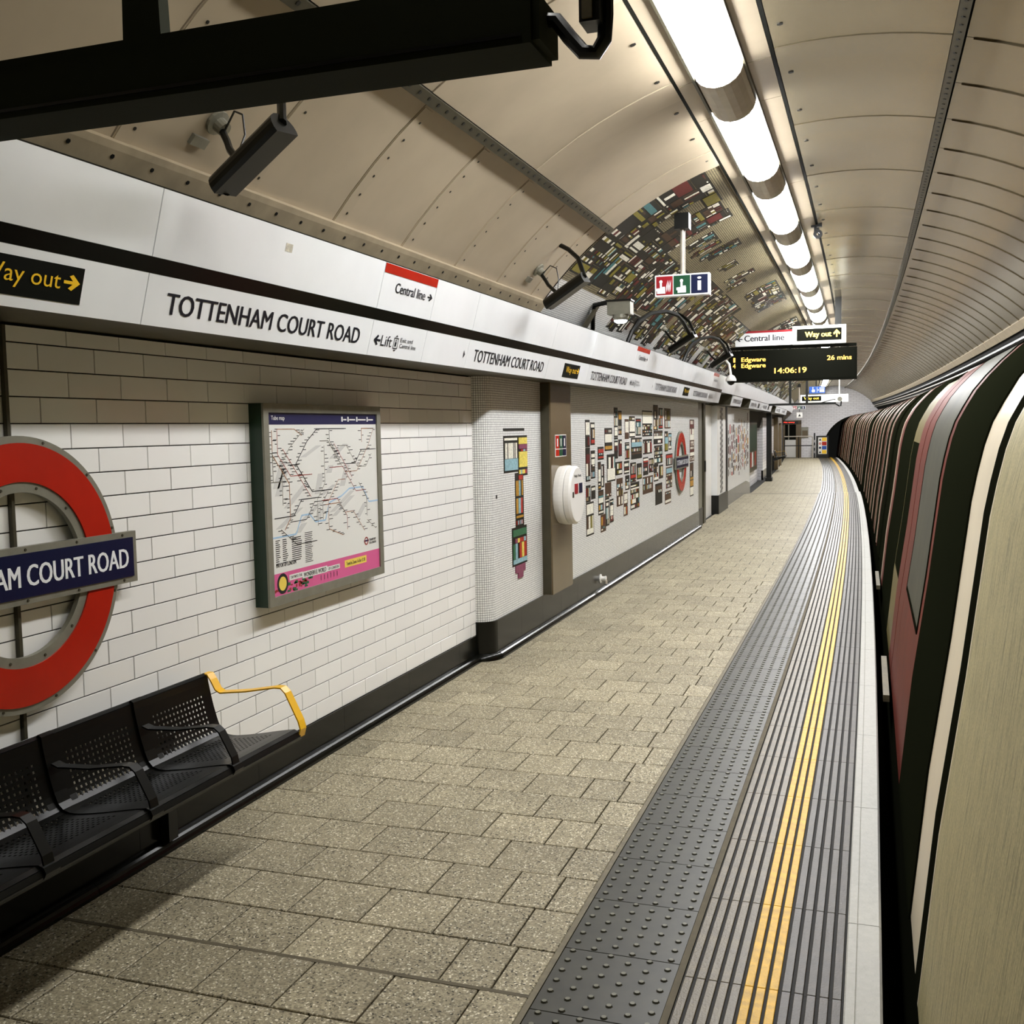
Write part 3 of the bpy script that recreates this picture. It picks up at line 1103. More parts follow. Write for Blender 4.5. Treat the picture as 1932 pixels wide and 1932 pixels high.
def build_frieze():
    f = thing('platform_frieze', 'long white enamel frieze with station names and black stripe', 'frieze', (-2.5, 8, 2.2), straight=False)
    nrm = FU.cross(FV)
    O0 = (-2.5, 0, 2.193)
    # carcass behind the panels; its underside is the soffit
    for y0, y1 in ((-10, 19.0), (20.9, 22.95), (25.0, 33.0), (35.5, 46)):
        MB().sweep([(-2.514, 2.196), (-2.93, 2.203), (-2.93, 2.42), (-2.455, 2.42)], ysteps(y0, y1), closed=True, caps=True).build('soffit', M['dark_metal'], f)
    MB().sweep([(-2.463, 2.40), (-2.93, 2.40), (-2.93, 2.62), (-2.395, 2.64)], ysteps(-10, END_Y - 0.3), closed=True, caps=True).build('carcass', M['dark_metal'], f)
    segs = []
    for c in range(-2, 3):
        a = 3.163 + 6.22 * c
        segs += [(a, a + 1.787, 'name'), (a + 1.787, a + 2.477, 'lift'), (a + 2.477, a + 3.162, 'chev'), (a + 3.162, a + 4.937, 'name'), (a + 4.937, a + 6.22, 'way')]
    for y0, y1, kind in segs:
        if y1 < -9 or y0 > 19:
            continue
        y1 = min(y1, 18.95)
        p = fbox(MB(), y0 + 0.0025, y1 - 0.0025, 0.0, 0.186).build('lower_panel', M['enamel_white'], f)
        u = fbox(MB(), y0 + 0.0025, y1 - 0.0025, 0.246, 0.486).build('upper_panel', M['enamel_white'], f)
        if y1 < 1.5:
            continue
        if kind == 'name' and y1 - y0 > 1.5:
            write(MB(), 'TOTTENHAM COURT ROAD', O0, FU, FV, y0 + 0.12, y0 + 1.665, 0.050, 0.130).build('lettering', M['ink'], p)
        if kind == 'lift':
            m = MB()
            arrow(MB(), O0, FU, FV, y0 + 0.04, y0 + 0.118, 0.056, 0.114, d='l').build('arrow', M['ink'], p)
            write(m, 'Lift', O0, FU, FV, y0 + 0.127, y0 + 0.258, 0.058, 0.116, bold=0)
            m.build('lettering', M['ink'], p)
            m = MB()
            write(m, 'Exit and', O0, FU, FV, y0 + 0.36, y0 + 0.52, 0.094, 0.118, bold=0.012)
            write(m, 'Central line', O0, FU, FV, y0 + 0.36, y0 + 0.575, 0.062, 0.086, bold=0.012)
            m.build('small_lettering', M['ink'], p)
            m = MB()
            a, b = y0 + 0.28, y0 + 0.335
            for r in (rect(a, b, 0.052, 0.057), rect(a, b, 0.109, 0.114), rect(a, a + 0.005, 0.052, 0.114), rect(b - 0.005, b, 0.052, 0.114), rect(a + 0.018, a + 0.037, 0.066, 0.09),
                      rect(a + 0.022, a + 0.033, 0.094, 0.104)):
                m.flat(O0, FU, FV, r, [(0, 1, 2, 3)], 0.002)
            m.flat(O0, FU, FV, [(a + 0.012, 0.119), (b - 0.012, 0.119), ((a + b) / 2, 0.129)], [(0, 1, 2)], 0.002)
            m.flat(O0, FU, FV, [(b - 0.012, 0.047), (a + 0.012, 0.047), ((a + b) / 2, 0.037)], [(0, 1, 2)], 0.002)
            tag(m.build('pictogram', M['ink'], p), kind='stuff')
            r = MB()
            r.plate(Vector(O0), FU, FV, rect(y0 + 0.004, y1 - 0.004, 0.436, 0.484), 0.002)
            r.build('red_band', M['red'], u)
            m = MB()
            write(m, 'Central line', O0, FU, FV, y0 + 0.165, y0 + 0.555, 0.347, 0.400)
            m.build('lettering', M['ink'], u)
            arrow(MB(), O0, FU, FV, y0 + 0.585, y0 + 0.655, 0.349, 0.392).build('arrow', M['ink'], u)
        if kind == 'chev':
            MB().flat(O0, FU, FV, [(y1 - 0.062, 0.06), (y1 - 0.035, 0.085), (y1 - 0.062, 0.11)], [(0, 1, 2)], 0.002).build('lettering', M['ink'], p)
        if kind == 'way':
            b = MB()
            b.plate(Vector(O0), FU, FV, rect(y0 + 0.465, y0 + 0.965, 0.036, 0.156), 0.002)
            b.build('black_field', M['black_matte'], p)
            m = MB()
            write(m, 'Way out', O0, FU, FV, y0 + 0.535, y0 + 0.865, 0.062, 0.132, 0.004, 0)
            m.build('lettering', M['sign_yellow'], p)
            arrow(MB(), O0, FU, FV, y0 + 0.878, y0 + 0.95, 0.078, 0.13, 0.004).build('arrow', M['sign_yellow'], p)
    MB().plate(Vector(O0), FU, FV, rect(4.0, 4.055, 0.395, 0.43), 0.001).build('old_label', M['faded'], f)
    for y0, y1 in ((-10, 18.95), (20.95, 22.9), (25.0, 33.0), (35.6, 45.8)):
        st = MB()
        ys = ysteps(y0, y1)
        for a, b in zip(ys, ys[1:]):
            fbox(st, a, b, 0.1875, 0.2445, 0.01, -0.001)
        st.build('black_stripe', M['black_gloss'], f)
    # beyond the near run
    y = 18.95
    while y < END_Y - 1.5:
        fbox(MB(), y + 0.004, y + 1.95, 0.2, 0.486).build('upper_panel', M['enamel_white'], f)
        y += 1.95
    for y0, y1 in ((20.95, 22.9), (25.0, 28.9), (28.9, 33.0), (35.6, 40.5), (40.5, 45.8)):
        p = fbox(MB(), y0, y1 - 0.004, -0.01, 0.186).build('lower_panel', M['enamel_white'], f)
        write(MB(), 'TOTTENHAM COURT ROAD', O0, FU, FV, y0 + 0.2, y0 + 1.8, 0.045, 0.13).build('lettering', M['ink'], p)
        if y1 - y0 > 3.5:
            MB().plate(Vector(O0), FU, FV, rect(y0 + 2.3, y0 + 2.8, 0.036, 0.15), 0.002).build('black_field', M['black'], p)
            r = MB().plate(Vector(O0), FU, FV, rect(y0 + 0.2, y1 - 0.3, 0.4, 0.44), 0.002)


build_frieze()

# ------------------------------------------------------------------ train
SIDE = [(0.13, -0.88), (0.12, -0.5), (0.145, -0.25), (0.17, 0.0), (0.195, 0.25), (0.22, 0.5), (0.255, 0.75), (0.29, 1.0), (0.32, 1.25), (0.35, 1.5), (0.368, 1.6),
        (0.39, 1.7), (0.415, 1.78), (0.45, 1.85), (0.495, 1.93), (0.55, 2.0), (0.615, 2.07), (0.69, 2.14), (0.8, 2.205), (0.95, 2.26), (1.15, 2.3), (1.36, 2.315)]


def side_at(z):
    for a, b in zip(SIDE, SIDE[1:]):
        if a[1] <= z <= b[1]:
            return a[0] + (b[0] - a[0]) * (z - a[1]) / (b[1] - a[1])
    return SIDE[-1][0]


def skin(mb, y0, y1, z0, z1, out, t=0.02):
    """a piece of the car side between two heights, standing 'out' proud of the body"""
    pts = [(side_at(z0), z0)] + [p for p in SIDE if z0 < p[1] < z1] + [(side_at(z1), z1)]
    o, i = [], []
    for q, p in enumerate(pts):
        a, b = pts[max(q - 1, 0)], pts[min(q + 1, len(pts) - 1)]
        d = Vector((b[0] - a[0], b[1] - a[1])).normalized()
        o.append((p[0] - d.y * out, p[1] + d.x * out))
        i.append((p[0] - d.y * (out - t), p[1] + d.x * (out - t)))
    return mb.sweep(o + i[::-1], ysteps(y0, y1, 1.2), closed=True, caps=True)


def build_car(y0, y1, parts, label, sills=()):
    c = thing('train_car', label, 'train', (1.36, (y0 + y1) / 2, -0.95), straight=False)
    half = [(x + 0.035, z) if z < 1.7 else (x + 0.02, z - 0.03) for x, z in SIDE]
    prof = half + [(2.72 - x, z) for x, z in reversed(half[:-1])]
    MB().sweep(prof, ysteps(y0, y1, 1.2), closed=True, caps=True).build('body_shell', M['car_dark'], c)
    skin(MB(), y0, y1, -0.86, -0.06, 0.0).build('lower_side', M['car_dark'], c, smooth=True)
    rf = [(p[0], p[1] + 0.004) for p in SIDE if p[1] >= 2.14]
    MB().sweep(rf + [(2.72 - x, z) for x, z in reversed(rf[:-1])], ysteps(y0, y1, 1.2)).build('roof', M['car_roof'], c)
    for kind, a, b in parts:
        if kind == 'body':
            skin(MB(), a, b, -0.06, 2.14, 0.013).build('side_panel', M['car_beige'], c, smooth=True)
        elif kind == 'seal':
            skin(MB(), a, b, -0.06, 2.16, 0.0125).build('door_seal', M['car_dark'], c, smooth=True)
        elif kind == 'lip':
            skin(MB(), a, b, -0.06, 2.15, 0.0135).build('edge_lip', M['car_cream'], c, smooth=True)
        elif kind == 'cream':
            skin(MB(), a, b, -0.06, 2.13, 0.0125).build('door_pillar', M['car_cream'], c, smooth=True)
        elif kind == 'glass':
            skin(MB(), a, b, -0.07, 2.2, 0.02, 0.04).build('window', M['car_glass'], c, smooth=True)
        elif kind == 'olive':
            skin(MB(), a, b, -0.06, 2.1, 0.018).build('side_panel', M['car_olive'], c, smooth=True)
            skin(MB(), a, b - 0.1, 0.55, 1.62, 0.0185).build('window', M['car_glass'], c, smooth=True)
        elif kind == 'pink':
            skin(MB(), a, b, -0.06, 2.18, 0.02).build('side_pillar', M['car_pink'], c, smooth=True)
        elif kind == 'red':
            skin(MB(), a, b, -0.06, 2.2, 0.02).build('side_pillar', M['car_red'], c, smooth=True)
        elif kind == 'door':
            d = skin(MB(), a, b, -0.06, 2.2, 0.02).build('door', M['car_red'], c, smooth=True)
            m = MB()
            zz0, r = 0.42, 0.5
            skin(m, a + 0.17, b - 0.16, 0.72, 2.17, 0.024, 0.01)
            m.build('door_window', M['car_greyglass'], d, smooth=True)
            k2 = MB()
            for s0, s1 in ((a + 0.15, a + 0.17), (b - 0.16, b - 0.14)):
                skin(k2, s0, s1, 0.7, 2.17, 0.026, 0.012)
            skin(k2, a + 0.15, b - 0.14, 0.69, 0.72, 0.026, 0.012)
            k2.build('window_gasket', M['car_dark'], d)
    for a, b in sills:
        MB().box(0.085, 0.125, a, b, -0.075, -0.03).build('sill_plate', M['strip'], c)
    return c


def run(y, y1):
    """window bays, pillars and doors of the cars further on"""
    out = []
    i = 0
    while y < y1 - 0.5:
        for kind, w in (('glass', 1.15), ('pink', 0.2), ('seal', 0.16), ('red', 0.26), ('olive', 0.3), ('red', 0.16)) if i % 2 else (('glass', 1.3), ('red', 0.2), ('lip', 0.07), ('seal', 0.22), ('pink', 0.22)):
            e = min(y + w, y1)
            if e - y > 0.03:
                out.append((kind, y, e))
            y = e
        i += 1
    return out


build_car(-5.0, 14.6, [('body', -5, 3.41), ('lip', 3.41, 3.43), ('seal', 3.43, 3.62), ('cream', 3.62, 4.12), ('glass', 4.05, 5.56), ('door', 5.57, 7.42), ('red', 7.43, 8.0),
                       ('seal', 8.0, 8.06), ('red', 8.06, 8.7), ('olive', 8.72, 9.85), ('glass', 9.8, 12.4), ('red', 12.42, 12.9), ('pink', 12.9, 13.2), ('glass', 13.2, 14.5)],
          'train car with scratched beige side, cream pillar and red door, first along the edge', ((7.3, 8.55), (12.3, 13.5)))
build_car(15.0, 31.0, run(15.2, 30.8), 'dark-windowed train car coupled beyond the car with the cream pillar')
build_car(31.4, 47.4, run(31.6, 47.2), 'train car in the middle of the curve beside the drop in the platform')
build_car(47.8, 66.0, run(48.0, 65.8), 'last train car entering the dark tunnel mouth in the end wall')


# ------------------------------------------------------------------ end wall of the platform and what stands before it
def build_end():
    Y = END_Y
    k0 = kb(Y)
    cx, cz, r = 1.2, 0.3, 1.83
    m = MB()
    n = 48
    vs, uv, fs = [], [], []
    x0, x1, z0, z1 = -3.7, 3.3, -1.2, 4.2
    for i in range(n):
        a = 2 * math.pi * i / n
        d = (math.cos(a), math.sin(a))
        t = min(((x1 - cx) / d[0]) if d[0] > 1e-6 else 1e9, ((x0 - cx) / d[0]) if d[0] < -1e-6 else 1e9, ((z1 - cz) / d[1]) if d[1] > 1e-6 else 1e9, ((z0 - cz) / d[1]) if d[1] < -1e-6 else 1e9)
        for q in (r, t):
            vs.append((cx + d[0] * q, Y, cz + d[1] * q))
            uv.append((cx + d[0] * q, cz + d[1] * q))
    fs = [(2 * i, 2 * i + 1, 2 * ((i + 1) % n) + 1, 2 * ((i + 1) % n)) for i in range(n)]
    w = m.add(vs, fs, uv).build('wall_end', M['brick_far'], origin=(0, Y, 0), straight=False)
    tag(w, 'white tiled end wall pierced by the round tunnel mouth', 'wall', kind='structure')
    t = MB()
    for yy in (Y, Y + 5):
        pass
    ring = [(cx + r * math.cos(2 * math.pi * i / n), cz + r * math.sin(2 * math.pi * i / n)) for i in range(n)]
    t.sweep(ring, [Y, Y + 2, Y + 4, Y + 6], closed=True, caps=False).build('tunnel_tube', M['black_matte'], w)
    MB().ring((cx, Y - 0.02, cz), (1, 0, 0), (0, 0, 1), r, r + 0.12, 0.03, 48).build('mouth_ring', M['black_matte'], w)

    # doorway
    d = thing('door_1', 'dark doorway with brown frame in the white end wall', 'door', (-2.4, Y, -0.12), kind='structure')
    MB().box(-2.95, -1.93, Y - 0.05, Y - 0.01, -0.12, 2.0).build('dark_opening', M['black_matte'], d)  # flat black sheet standing in for the darkness of the open doorway
    f = MB().box(-2.95, -2.83, Y - 0.12, Y - 0.05, -0.12, 2.0).box(-2.23, -1.93, Y - 0.12, Y - 0.05, -0.12, 2.0).box(-2.95, -1.93, Y - 0.12, Y - 0.05, 1.78, 2.02)
    f.build('door_frame', M['brown_clad'], d)
    MB().box(-2.83, -2.23, Y - 0.075, Y - 0.055, -0.1, 0.9).build('kick_panel', M['white_plastic'], d)
    MB().box(-2.66, -2.6, Y - 0.08, Y - 0.055, 0.9, 1.78).build('glazing_bar', M['grey_metal'], d)
    s = thing('led_sign', 'slim black sign with red lit letters over the end doorway', 'sign', (-2.55, Y - 0.2, 1.8))
    MB().box(-2.95, -2.1, Y - 0.2, Y - 0.13, 1.82, 1.96).build('case', M['black'], s)
    write(MB(), 'No entry', (0, Y - 0.201, 0), (1, 0, 0), (0, 0, 1), -2.9, -2.3, 1.85, 1.94).build('lettering', M['led_red'], s)
    b = thing('notice_board', 'grey framed notice board on the white end wall', 'board', (-1.73, Y, 1.0))
    MB().box(-1.92, -1.54, Y - 0.05, Y, 1.0, 1.62).build('frame', M['grey_metal'], b)
    MB().box(-1.88, -1.58, Y - 0.06, Y - 0.05, 1.04, 1.42).build('sheet', M['brown_clad'], b)
    # railing
    YR = Y - 1.0
    rl = thing('end_railing', 'steel railing closing off the platform end', 'railing', (-2.0, YR, -0.12))
    MB().tube([(-2.87, YR, 1.1), (-1.4, YR, 1.1), (-1.32, YR, 1.05), (-1.32, YR, -0.12)], 0.03, 6).build('top_rail', M['steel'], rl)
    MB().tube([(-2.87, YR, 0.58), (-1.32, YR, 0.58)], 0.025, 6).build('mid_rail', M['black'], rl)
    for x in (-2.85, -2.08):
        MB().tube([(x, YR, 1.1), (x, YR, -0.12)], 0.025, 6).build('post', M['black'], rl)
    g = thing('gate_post', 'black gate post with white bands between railing and warning board', 'post', (-1.22, YR, -0.12))
    MB().box(-1.26, -1.18, YR - 0.04, YR + 0.04, -0.12, 1.28).build('shaft', M['black'], g)
    for z in (0.15, 0.45, 0.75):
        MB().box(-1.235, -1.205, YR - 0.045, YR - 0.04, z, z + 0.14).build('band', M['white_plastic'], g)
    s = thing('warning_board', 'black framed gate board with yellow, red and blue warning signs', 'sign', (-0.8, YR, -0.12))
    MB().box(-1.13, -0.46, YR - 0.03, YR + 0.03, -0.1, 1.12).build('frame', M['black'], s)
    MB().box(-1.02, -0.55, YR - 0.045, YR - 0.03, 0.1, 1.03).build('sheet', M['white_plastic'], s)
    for i, (mm, z) in enumerate(((M['sign_yellow'], 0.82), (M['red'], 0.585), (M['bluesign'], 0.35), (M['sign_yellow'], 0.12))):
        MB().box(-0.82, -0.57, YR - 0.052, YR - 0.045, z, z + 0.2).build('sign_field', mm, s)
        if i in (0, 3):
            MB().plate((-0.92, YR - 0.045, z + 0.03), (1, 0, 0), (0, 0, 1), [(-0.07, 0), (0.07, 0), (0, 0.13)], 0.006, (0, -1, 0)).build('symbol', M['black'], s)
        else:
            MB().ring((-0.92, YR - 0.045, z + 0.1), (1, 0, 0), (0, 0, 1), 0.03 if i == 1 else 0.001, 0.065, 0.006, 16).build('symbol', M['red'] if i == 1 else M['blue'], s)


build_end()


# ------------------------------------------------------------------ walls past the mosaic
def build_far_walls():
    def wall(label, mats, y0, y1, x, z1=2.2):
        w = wall_from_plan([(x - 0.3, y0)] + [(x, y) for y in ysteps(y0, y1, 1.0)] + [(x - 0.3, y1)], -0.3, z1).build('wall_left', mats, straight=False)
        return tag(w, label, 'wall', kind='structure')
    wall('plain white wall panel set between dark post and chequered pillar', M['white_plastic'], 18.36, 21.4, -2.93)
    MB().box(-2.93, -2.915, 18.4, 21.3, 0, 0.3)
    p = thing('door_post', 'narrow dark green post beside the plain white wall panel', 'post', (-2.9, 19.3, 0))
    MB().box(-2.93, -2.80, 19.2, 19.45, 0, 2.2).build('shaft', M['dark_metal'], p)
    MB().box(-2.80, -2.78, 19.28, 19.36, 0.95, 1.15).build('latch', M['black'], p)
    p = thing('pale_jamb', 'pale grey green jamb closing the mosaic wall', 'post', (-2.85, 18.6, 0))
    MB().box(-2.93, -2.80, 18.38, 18.95, 0, 2.2).build('shaft', M['grey_metal'], p)
    MB().box(-2.94, -2.79, 18.36, 18.97, 0, 0.32).build('foot', M['black'], p)
    c = thing('chequered_pillar', 'pale pillar with a black and white chequered strip and black foot', 'pillar', (-2.9, 22.2, 0))
    MB().box(-3.1, -2.80, 21.3, 22.95, 0.36, 2.19).build('shaft', M['white_plastic'], c)
    MB().box(-3.12, -2.78, 21.28, 22.97, 0, 0.38).build('foot', M['black'], c)
    MB().box(-2.86, -2.785, 22.72, 22.98, 0.38, 2.19).build('edge', M['black'], c)
    # chequer: small squares, joined
    m = MB()
    sz = 0.055
    z = 0.4
    j = 0
    while z < 2.13:
        for i in range(4):
            if (i + j) % 2 == 0:
                yy = 21.72 + i * 0.11
                m.box(-2.80, -2.797, yy, yy + 0.11, z, z + sz)
        z += sz
        j += 1
    tag(m.build('chequer_squares', M['black'], c), kind='stuff')
    MB().box(-3.08, -2.81, 21.3, 21.298, 0.38, 2.19).build('near_face', M['enamel_white'], c)
    w = wall('pinkish white mosaic wall with long brown drips beyond the chequered pillar', M['mosaic'], 22.98, 29.4, -2.86)
    rng = random.Random(3)
    rs = []
    y = 23.2
    while y < 28.8:
        wd = rng.uniform(0.12, 0.3)
        z = rng.uniform(0.55, 0.8)
        top = rng.uniform(1.5, 2.1)
        while z < top:
            h = rng.uniform(0.06, 0.22)
            rs.append((rng.choice(['brown', 'brown', 'maroon', 'red', 'black', 'ochre']), y, y + wd * rng.uniform(0.3, 1), z, z + h))
            z += h + rng.uniform(0.02, 0.1)
        y += wd + rng.uniform(0.05, 0.2)
    piece_panel(w, rs, lambda a, b, l: (-2.86 + l, a, b))
    wall('recessed white tiled wall holding a dark poster before the far column', M['brick_far'], 29.4, 36.6, -3.15)
    wall('white tiled platform wall beyond the dark column', M['brick_far'], 37.2, END_Y, -3.0)
    b = thing('baseboard_left', 'black skirting below the far platform walls', 'skirting', (-2.9, 40, -0.12), straight=False, drop=True, kind='structure')
    for y0, y1, x in ((22.98, 29.4, -2.86), (37.2, END_Y, -3.0)):
        for a, e in zip(ysteps(y0, y1, 1.5), ysteps(y0, y1, 1.5)[1:]):
            MB().box(x - 0.05, x + 0.012, a, e - 0.004, -0.05, 0.32).build('skirting_panel', M['black_gloss'], b)
    t = thing('poster_case', 'tall dark poster case on the recessed white wall', 'poster', (-3.1, 33, 0.5), straight=False)
    m = MB()
    for a, e in zip(ysteps(30.0, 35.2, 1.3), ysteps(30.0, 35.2, 1.3)[1:]):
        m.box(-3.145, -3.06, a, e, 0.35, 1.95)
    m.build('case', M['dark_metal'], t)
    MB().box(-3.06, -3.05, 30.4, 34.8, 1.0, 1.8).build('upper_sheet', M['green'], t)
    for i in range(7):
        MB().box(-3.06, -3.05, 30.4 + i * 0.62, 30.8 + i * 0.62, 0.5, 0.95).build('print_strip', [M['print_red'], M['paper'], M['brown_clad']][i % 3], t)
    c = thing('black_column', 'slim black column standing free before the far platform wall', 'column', (-2.75, 36.5, -0.12))
    MB().box(-2.82, -2.66, 36.2, 36.6, -0.12, 2.19).build('shaft', M['black'], c)
    MB().box(-2.85, -2.63, 36.1, 36.7, -0.12, 0.0).build('foot', M['black'], c)
    n = thing('brown_portal', 'brown metal portal frame in the far wall before the end doorway', 'portal', (-2.9, 48, -0.12))
    MB().box(-3.0, -2.82, 45.6, 46.4, -0.12, 2.1).box(-3.0, -2.82, 50.2, 51.0, -0.12, 2.1).box(-3.0, -2.82, 46.4, 50.2, 1.85, 2.1).build('frame', M['brown_clad'], n)
    MB().box(-2.99, -2.95, 46.4, 50.2, -0.1, 1.85).build('leaf', M['white_plastic'], n)


build_far_walls()

# ------------------------------------------------------------------ things on the near wall
XU, ZU = Vector((1, 0, 0)), Vector((0, 0, 1))


def build_map():
    X = -2.9
    y0, y1, z0, z1 = 4.447, 5.732, 0.928, 1.942
    t = thing('map_case', 'framed network map in a dark green wall case with a pink banner', 'map', (X, (y0 + y1) / 2, z0))
    MB().box(X, X + 0.072, y0, y1, z0, z1).build('case', M['green'], t)
    fr = MB()
    b = 0.046
    xf0, xf1 = X + 0.072, X + 0.084
    fr.box(xf0, xf1, y0, y1, z0, z0 + b).box(xf0, xf1, y0, y1, z1 - b, z1).box(xf0, xf1, y0, y0 + b, z0 + b, z1 - b).box(xf0, xf1, y1 - b, y1, z0 + b, z1 - b)
    fr.build('frame', M['grey_metal'], t)
    py0, py1, pz0, pz1 = y0 + b, y1 - b, z0 + b, z1 - b
    w, h = py1 - py0, pz1 - pz0
    O = (X + 0.074, py0, pz0)
    s = MB().box(X + 0.072, X + 0.074, py0, py1, pz0, pz1).build('poster', M['paper'], t)
    Q = lambda m, a0, a1, b0, b1, e: m.flat(O, FU, ZU, rect(a0 * w, a1 * w, b0 * h, b1 * h), [(0, 1, 2, 3)], e)
    Q(MB(), 0, 1, 0.935, 1, 0.0006).build('header_band', M['print_navy'], s)
    m = MB()
    write(m, 'Tube map', O, FU, ZU, 0.03 * w, 0.135 * w, 0.953 * h, 0.983 * h, 0.0012, 0.01)
    for i, (a, bb) in enumerate(((0.64, 0.69), (0.70, 0.78), (0.79, 0.89), (0.90, 0.97))):
        Q(m, a, a + 0.014, 0.952, 0.982, 0.0012)
        Q(m, a + 0.018, bb, 0.96, 0.968, 0.0012)
    m.build('lettering', M['paper'], s)
    # pale zones (a plain stand-in for the printed diagram)
    rng = random.Random(9)
    m = MB()
    for _ in range(16):
        a, bb = rng.uniform(0.02, 0.85), rng.uniform(0.32, 0.85)
        d = rng.uniform(0.04, 0.16)
        k2 = rng.uniform(-0.1, 0.1)
        m.flat(O, FU, ZU, [(a * w, bb * h), ((a + 0.05) * w, bb * h), (min(0.99, a + 0.05 + k2 + d) * w, min(0.93, bb + d) * h), (min(0.98, max(0, a + k2 + d)) * w, min(0.93, bb + d) * h)], [(0, 1, 2, 3)], 0.0004)
    m.build('zone_tint', M['map_grey'], s)

    def line(m, pts, t2, e):
        for (a, bb), (c, d) in zip(pts, pts[1:]):
            p, q = Vector((a * w, bb * h)), Vector((c * w, d * h))
            dv = (q - p)
            if dv.length < 1e-6:
                continue
            nn = Vector((-dv.y, dv.x)).normalized() * t2
            m.flat(O, FU, ZU, [tuple(p - nn), tuple(q - nn), tuple(q + nn), tuple(p + nn)], [(0, 1, 2, 3)], e)
    m = MB()
    line(m, [(0.0, 0.32), (0.2, 0.32), (0.25, 0.42), (0.32, 0.42), (0.37, 0.37), (0.46, 0.37), (0.5, 0.47), (0.62, 0.5), (0.7, 0.54), (0.84, 0.54), (0.9, 0.44), (1.0, 0.44)], 0.004, 0.0008)
    m.build('river_line', M['print_blue'], s)
    mats = [M['print_black'], M['print_red'], M['print_tan'], M['grey_metal']]
    ms = [MB() for _ in mats]
    for i in range(26):
        a, bb = rng.uniform(0.06, 0.9), rng.uniform(0.3, 0.88)
        pts = [(a, bb)]
        ang = rng.choice([0, 90, 45, -45, 180, 135])
        for _ in range(rng.randint(2, 4)):
            L = rng.uniform(0.08, 0.24)
            na, nb = pts[-1][0] + L * 0.8 * math.cos(math.radians(ang)), pts[-1][1] + L * math.sin(math.radians(ang))
            na, nb = min(0.97, max(0.03, na)), min(0.91, max(0.26, nb))
            pts.append((na, nb))
            ang += rng.choice([-45, 45, 0, 45, -45])
        q = rng.choice([0, 0, 0, 1, 2, 3])
        line(ms[q], pts, 0.0016 if i % 3 else 0.0024, 0.001)
        for (p0, q0), (p1, q1) in zip(pts, pts[1:]):
            nst = int(math.dist((p0, q0), (p1, q1)) / 0.022)
            for j in range(nst):
                u = (j + 0.5) / max(1, nst)
                cx, cz = p0 + (p1 - p0) * u, q0 + (q1 - q0) * u
                sd = rng.choice([-1, 1])
                Q(ms[0], cx + 0.004 * sd, cx + sd * rng.uniform(0.018, 0.04), cz - 0.0018, cz + 0.0022, 0.0009) if sd > 0 else Q(ms[0], cx + sd * rng.uniform(0.018, 0.04), cx - 0.004, cz - 0.0018, cz + 0.0022, 0.0009)
    for j in range(12):          # key and small print
        for a0, a1 in ((0.03, 0.07), (0.085, 0.13), (0.16, 0.25)):
            Q(ms[0], a0, a1 - rng.uniform(0, 0.02), 0.30 - j * 0.0115, 0.3045 - j * 0.0115, 0.001)
    for j in range(17):
        Q(ms[0], 0.27, 0.34 - rng.uniform(0, 0.015), 0.315 - j * 0.0105, 0.3185 - j * 0.0105, 0.001)
    write(ms[0], 'MAYOR OF LONDON', O, FU, ZU, 0.03 * w, 0.19 * w, 0.155 * h, 0.178 * h, 0.001)
    write(ms[0], 'TRANSPORT', O, FU, ZU, 0.89 * w, 0.965 * w, 0.185 * h, 0.2 * h, 0.001)
    write(ms[0], 'FOR LONDON', O, FU, ZU, 0.89 * w, 0.965 * w, 0.165 * h, 0.18 * h, 0.001)
    for mm, q in zip(mats, ms):
        tag(q.build('printed_lines', mm, s), kind='stuff')
    Q(MB(), 0, 1, 0, 0.122, 0.0008).build('banner', M['pink'], s)
    m = MB()
    Q(m, 0.13, 0.24, 0.068, 0.1, 0.0014)
    Q(m, 0.24, 0.46, 0.06, 0.098, 0.0014)
    Q(m, 0.46, 0.58, 0.062, 0.09, 0.0014)
    m.build('ribbon', M['paper'], s)
    m = MB()
    write(m, 'TAP INTO THE', O, FU, ZU, 0.14 * w, 0.235 * w, 0.076 * h, 0.092 * h, 0.0018)
    write(m, 'WONDERFUL WORLD', O, FU, ZU, 0.25 * w, 0.45 * w, 0.066 * h, 0.092 * h, 0.0018)
    write(m, 'OF LONDON', O, FU, ZU, 0.47 * w, 0.57 * w, 0.068 * h, 0.084 * h, 0.0018)
    write(m, 'Travel in Zones 1-6 for £1.50', O, FU, ZU, 0.645 * w, 0.84 * w, 0.066 * h, 0.088 * h, 0.0018)
    for i in range(6):
        Q(m, 0.4 + i * 0.03, 0.404 + i * 0.03, 0.02, 0.05, 0.0016)
    m.build('lettering', M['print_black'], s)
    Q(MB(), 0.63, 0.855, 0.055, 0.1, 0.0014).build('price_tag', M['print_yellow'], s)
    m = MB()
    for _ in range(22):
        a, bb = rng.uniform(0, 0.3), rng.uniform(0, 0.06)
        Q(m, a, a + rng.uniform(0.01, 0.03), bb, bb + rng.uniform(0.008, 0.02), 0.0011)
    tag(m.build('banner_pattern', M['print_red'], s), kind='stuff')
    m = MB()
    for _ in range(14):
        a, bb = rng.uniform(0.1, 0.32), rng.uniform(0, 0.05)
        Q(m, a, a + rng.uniform(0.01, 0.03), bb, bb + rng.uniform(0.008, 0.02), 0.0013)
    tag(m.build('banner_pattern', M['print_green'], s), kind='stuff')
    MB().ring((X + 0.0753, py0 + 0.075 * w, pz0 + 0.062 * h), FU, ZU, 0.036, 0.052, 0.0008, 32).build('flower_ring', M['print_black'], s)
    MB().ring((X + 0.0753, py0 + 0.075 * w, pz0 + 0.062 * h), FU, ZU, 0.0005, 0.036, 0.0007, 32).build('flower', M['print_yellow'], s)
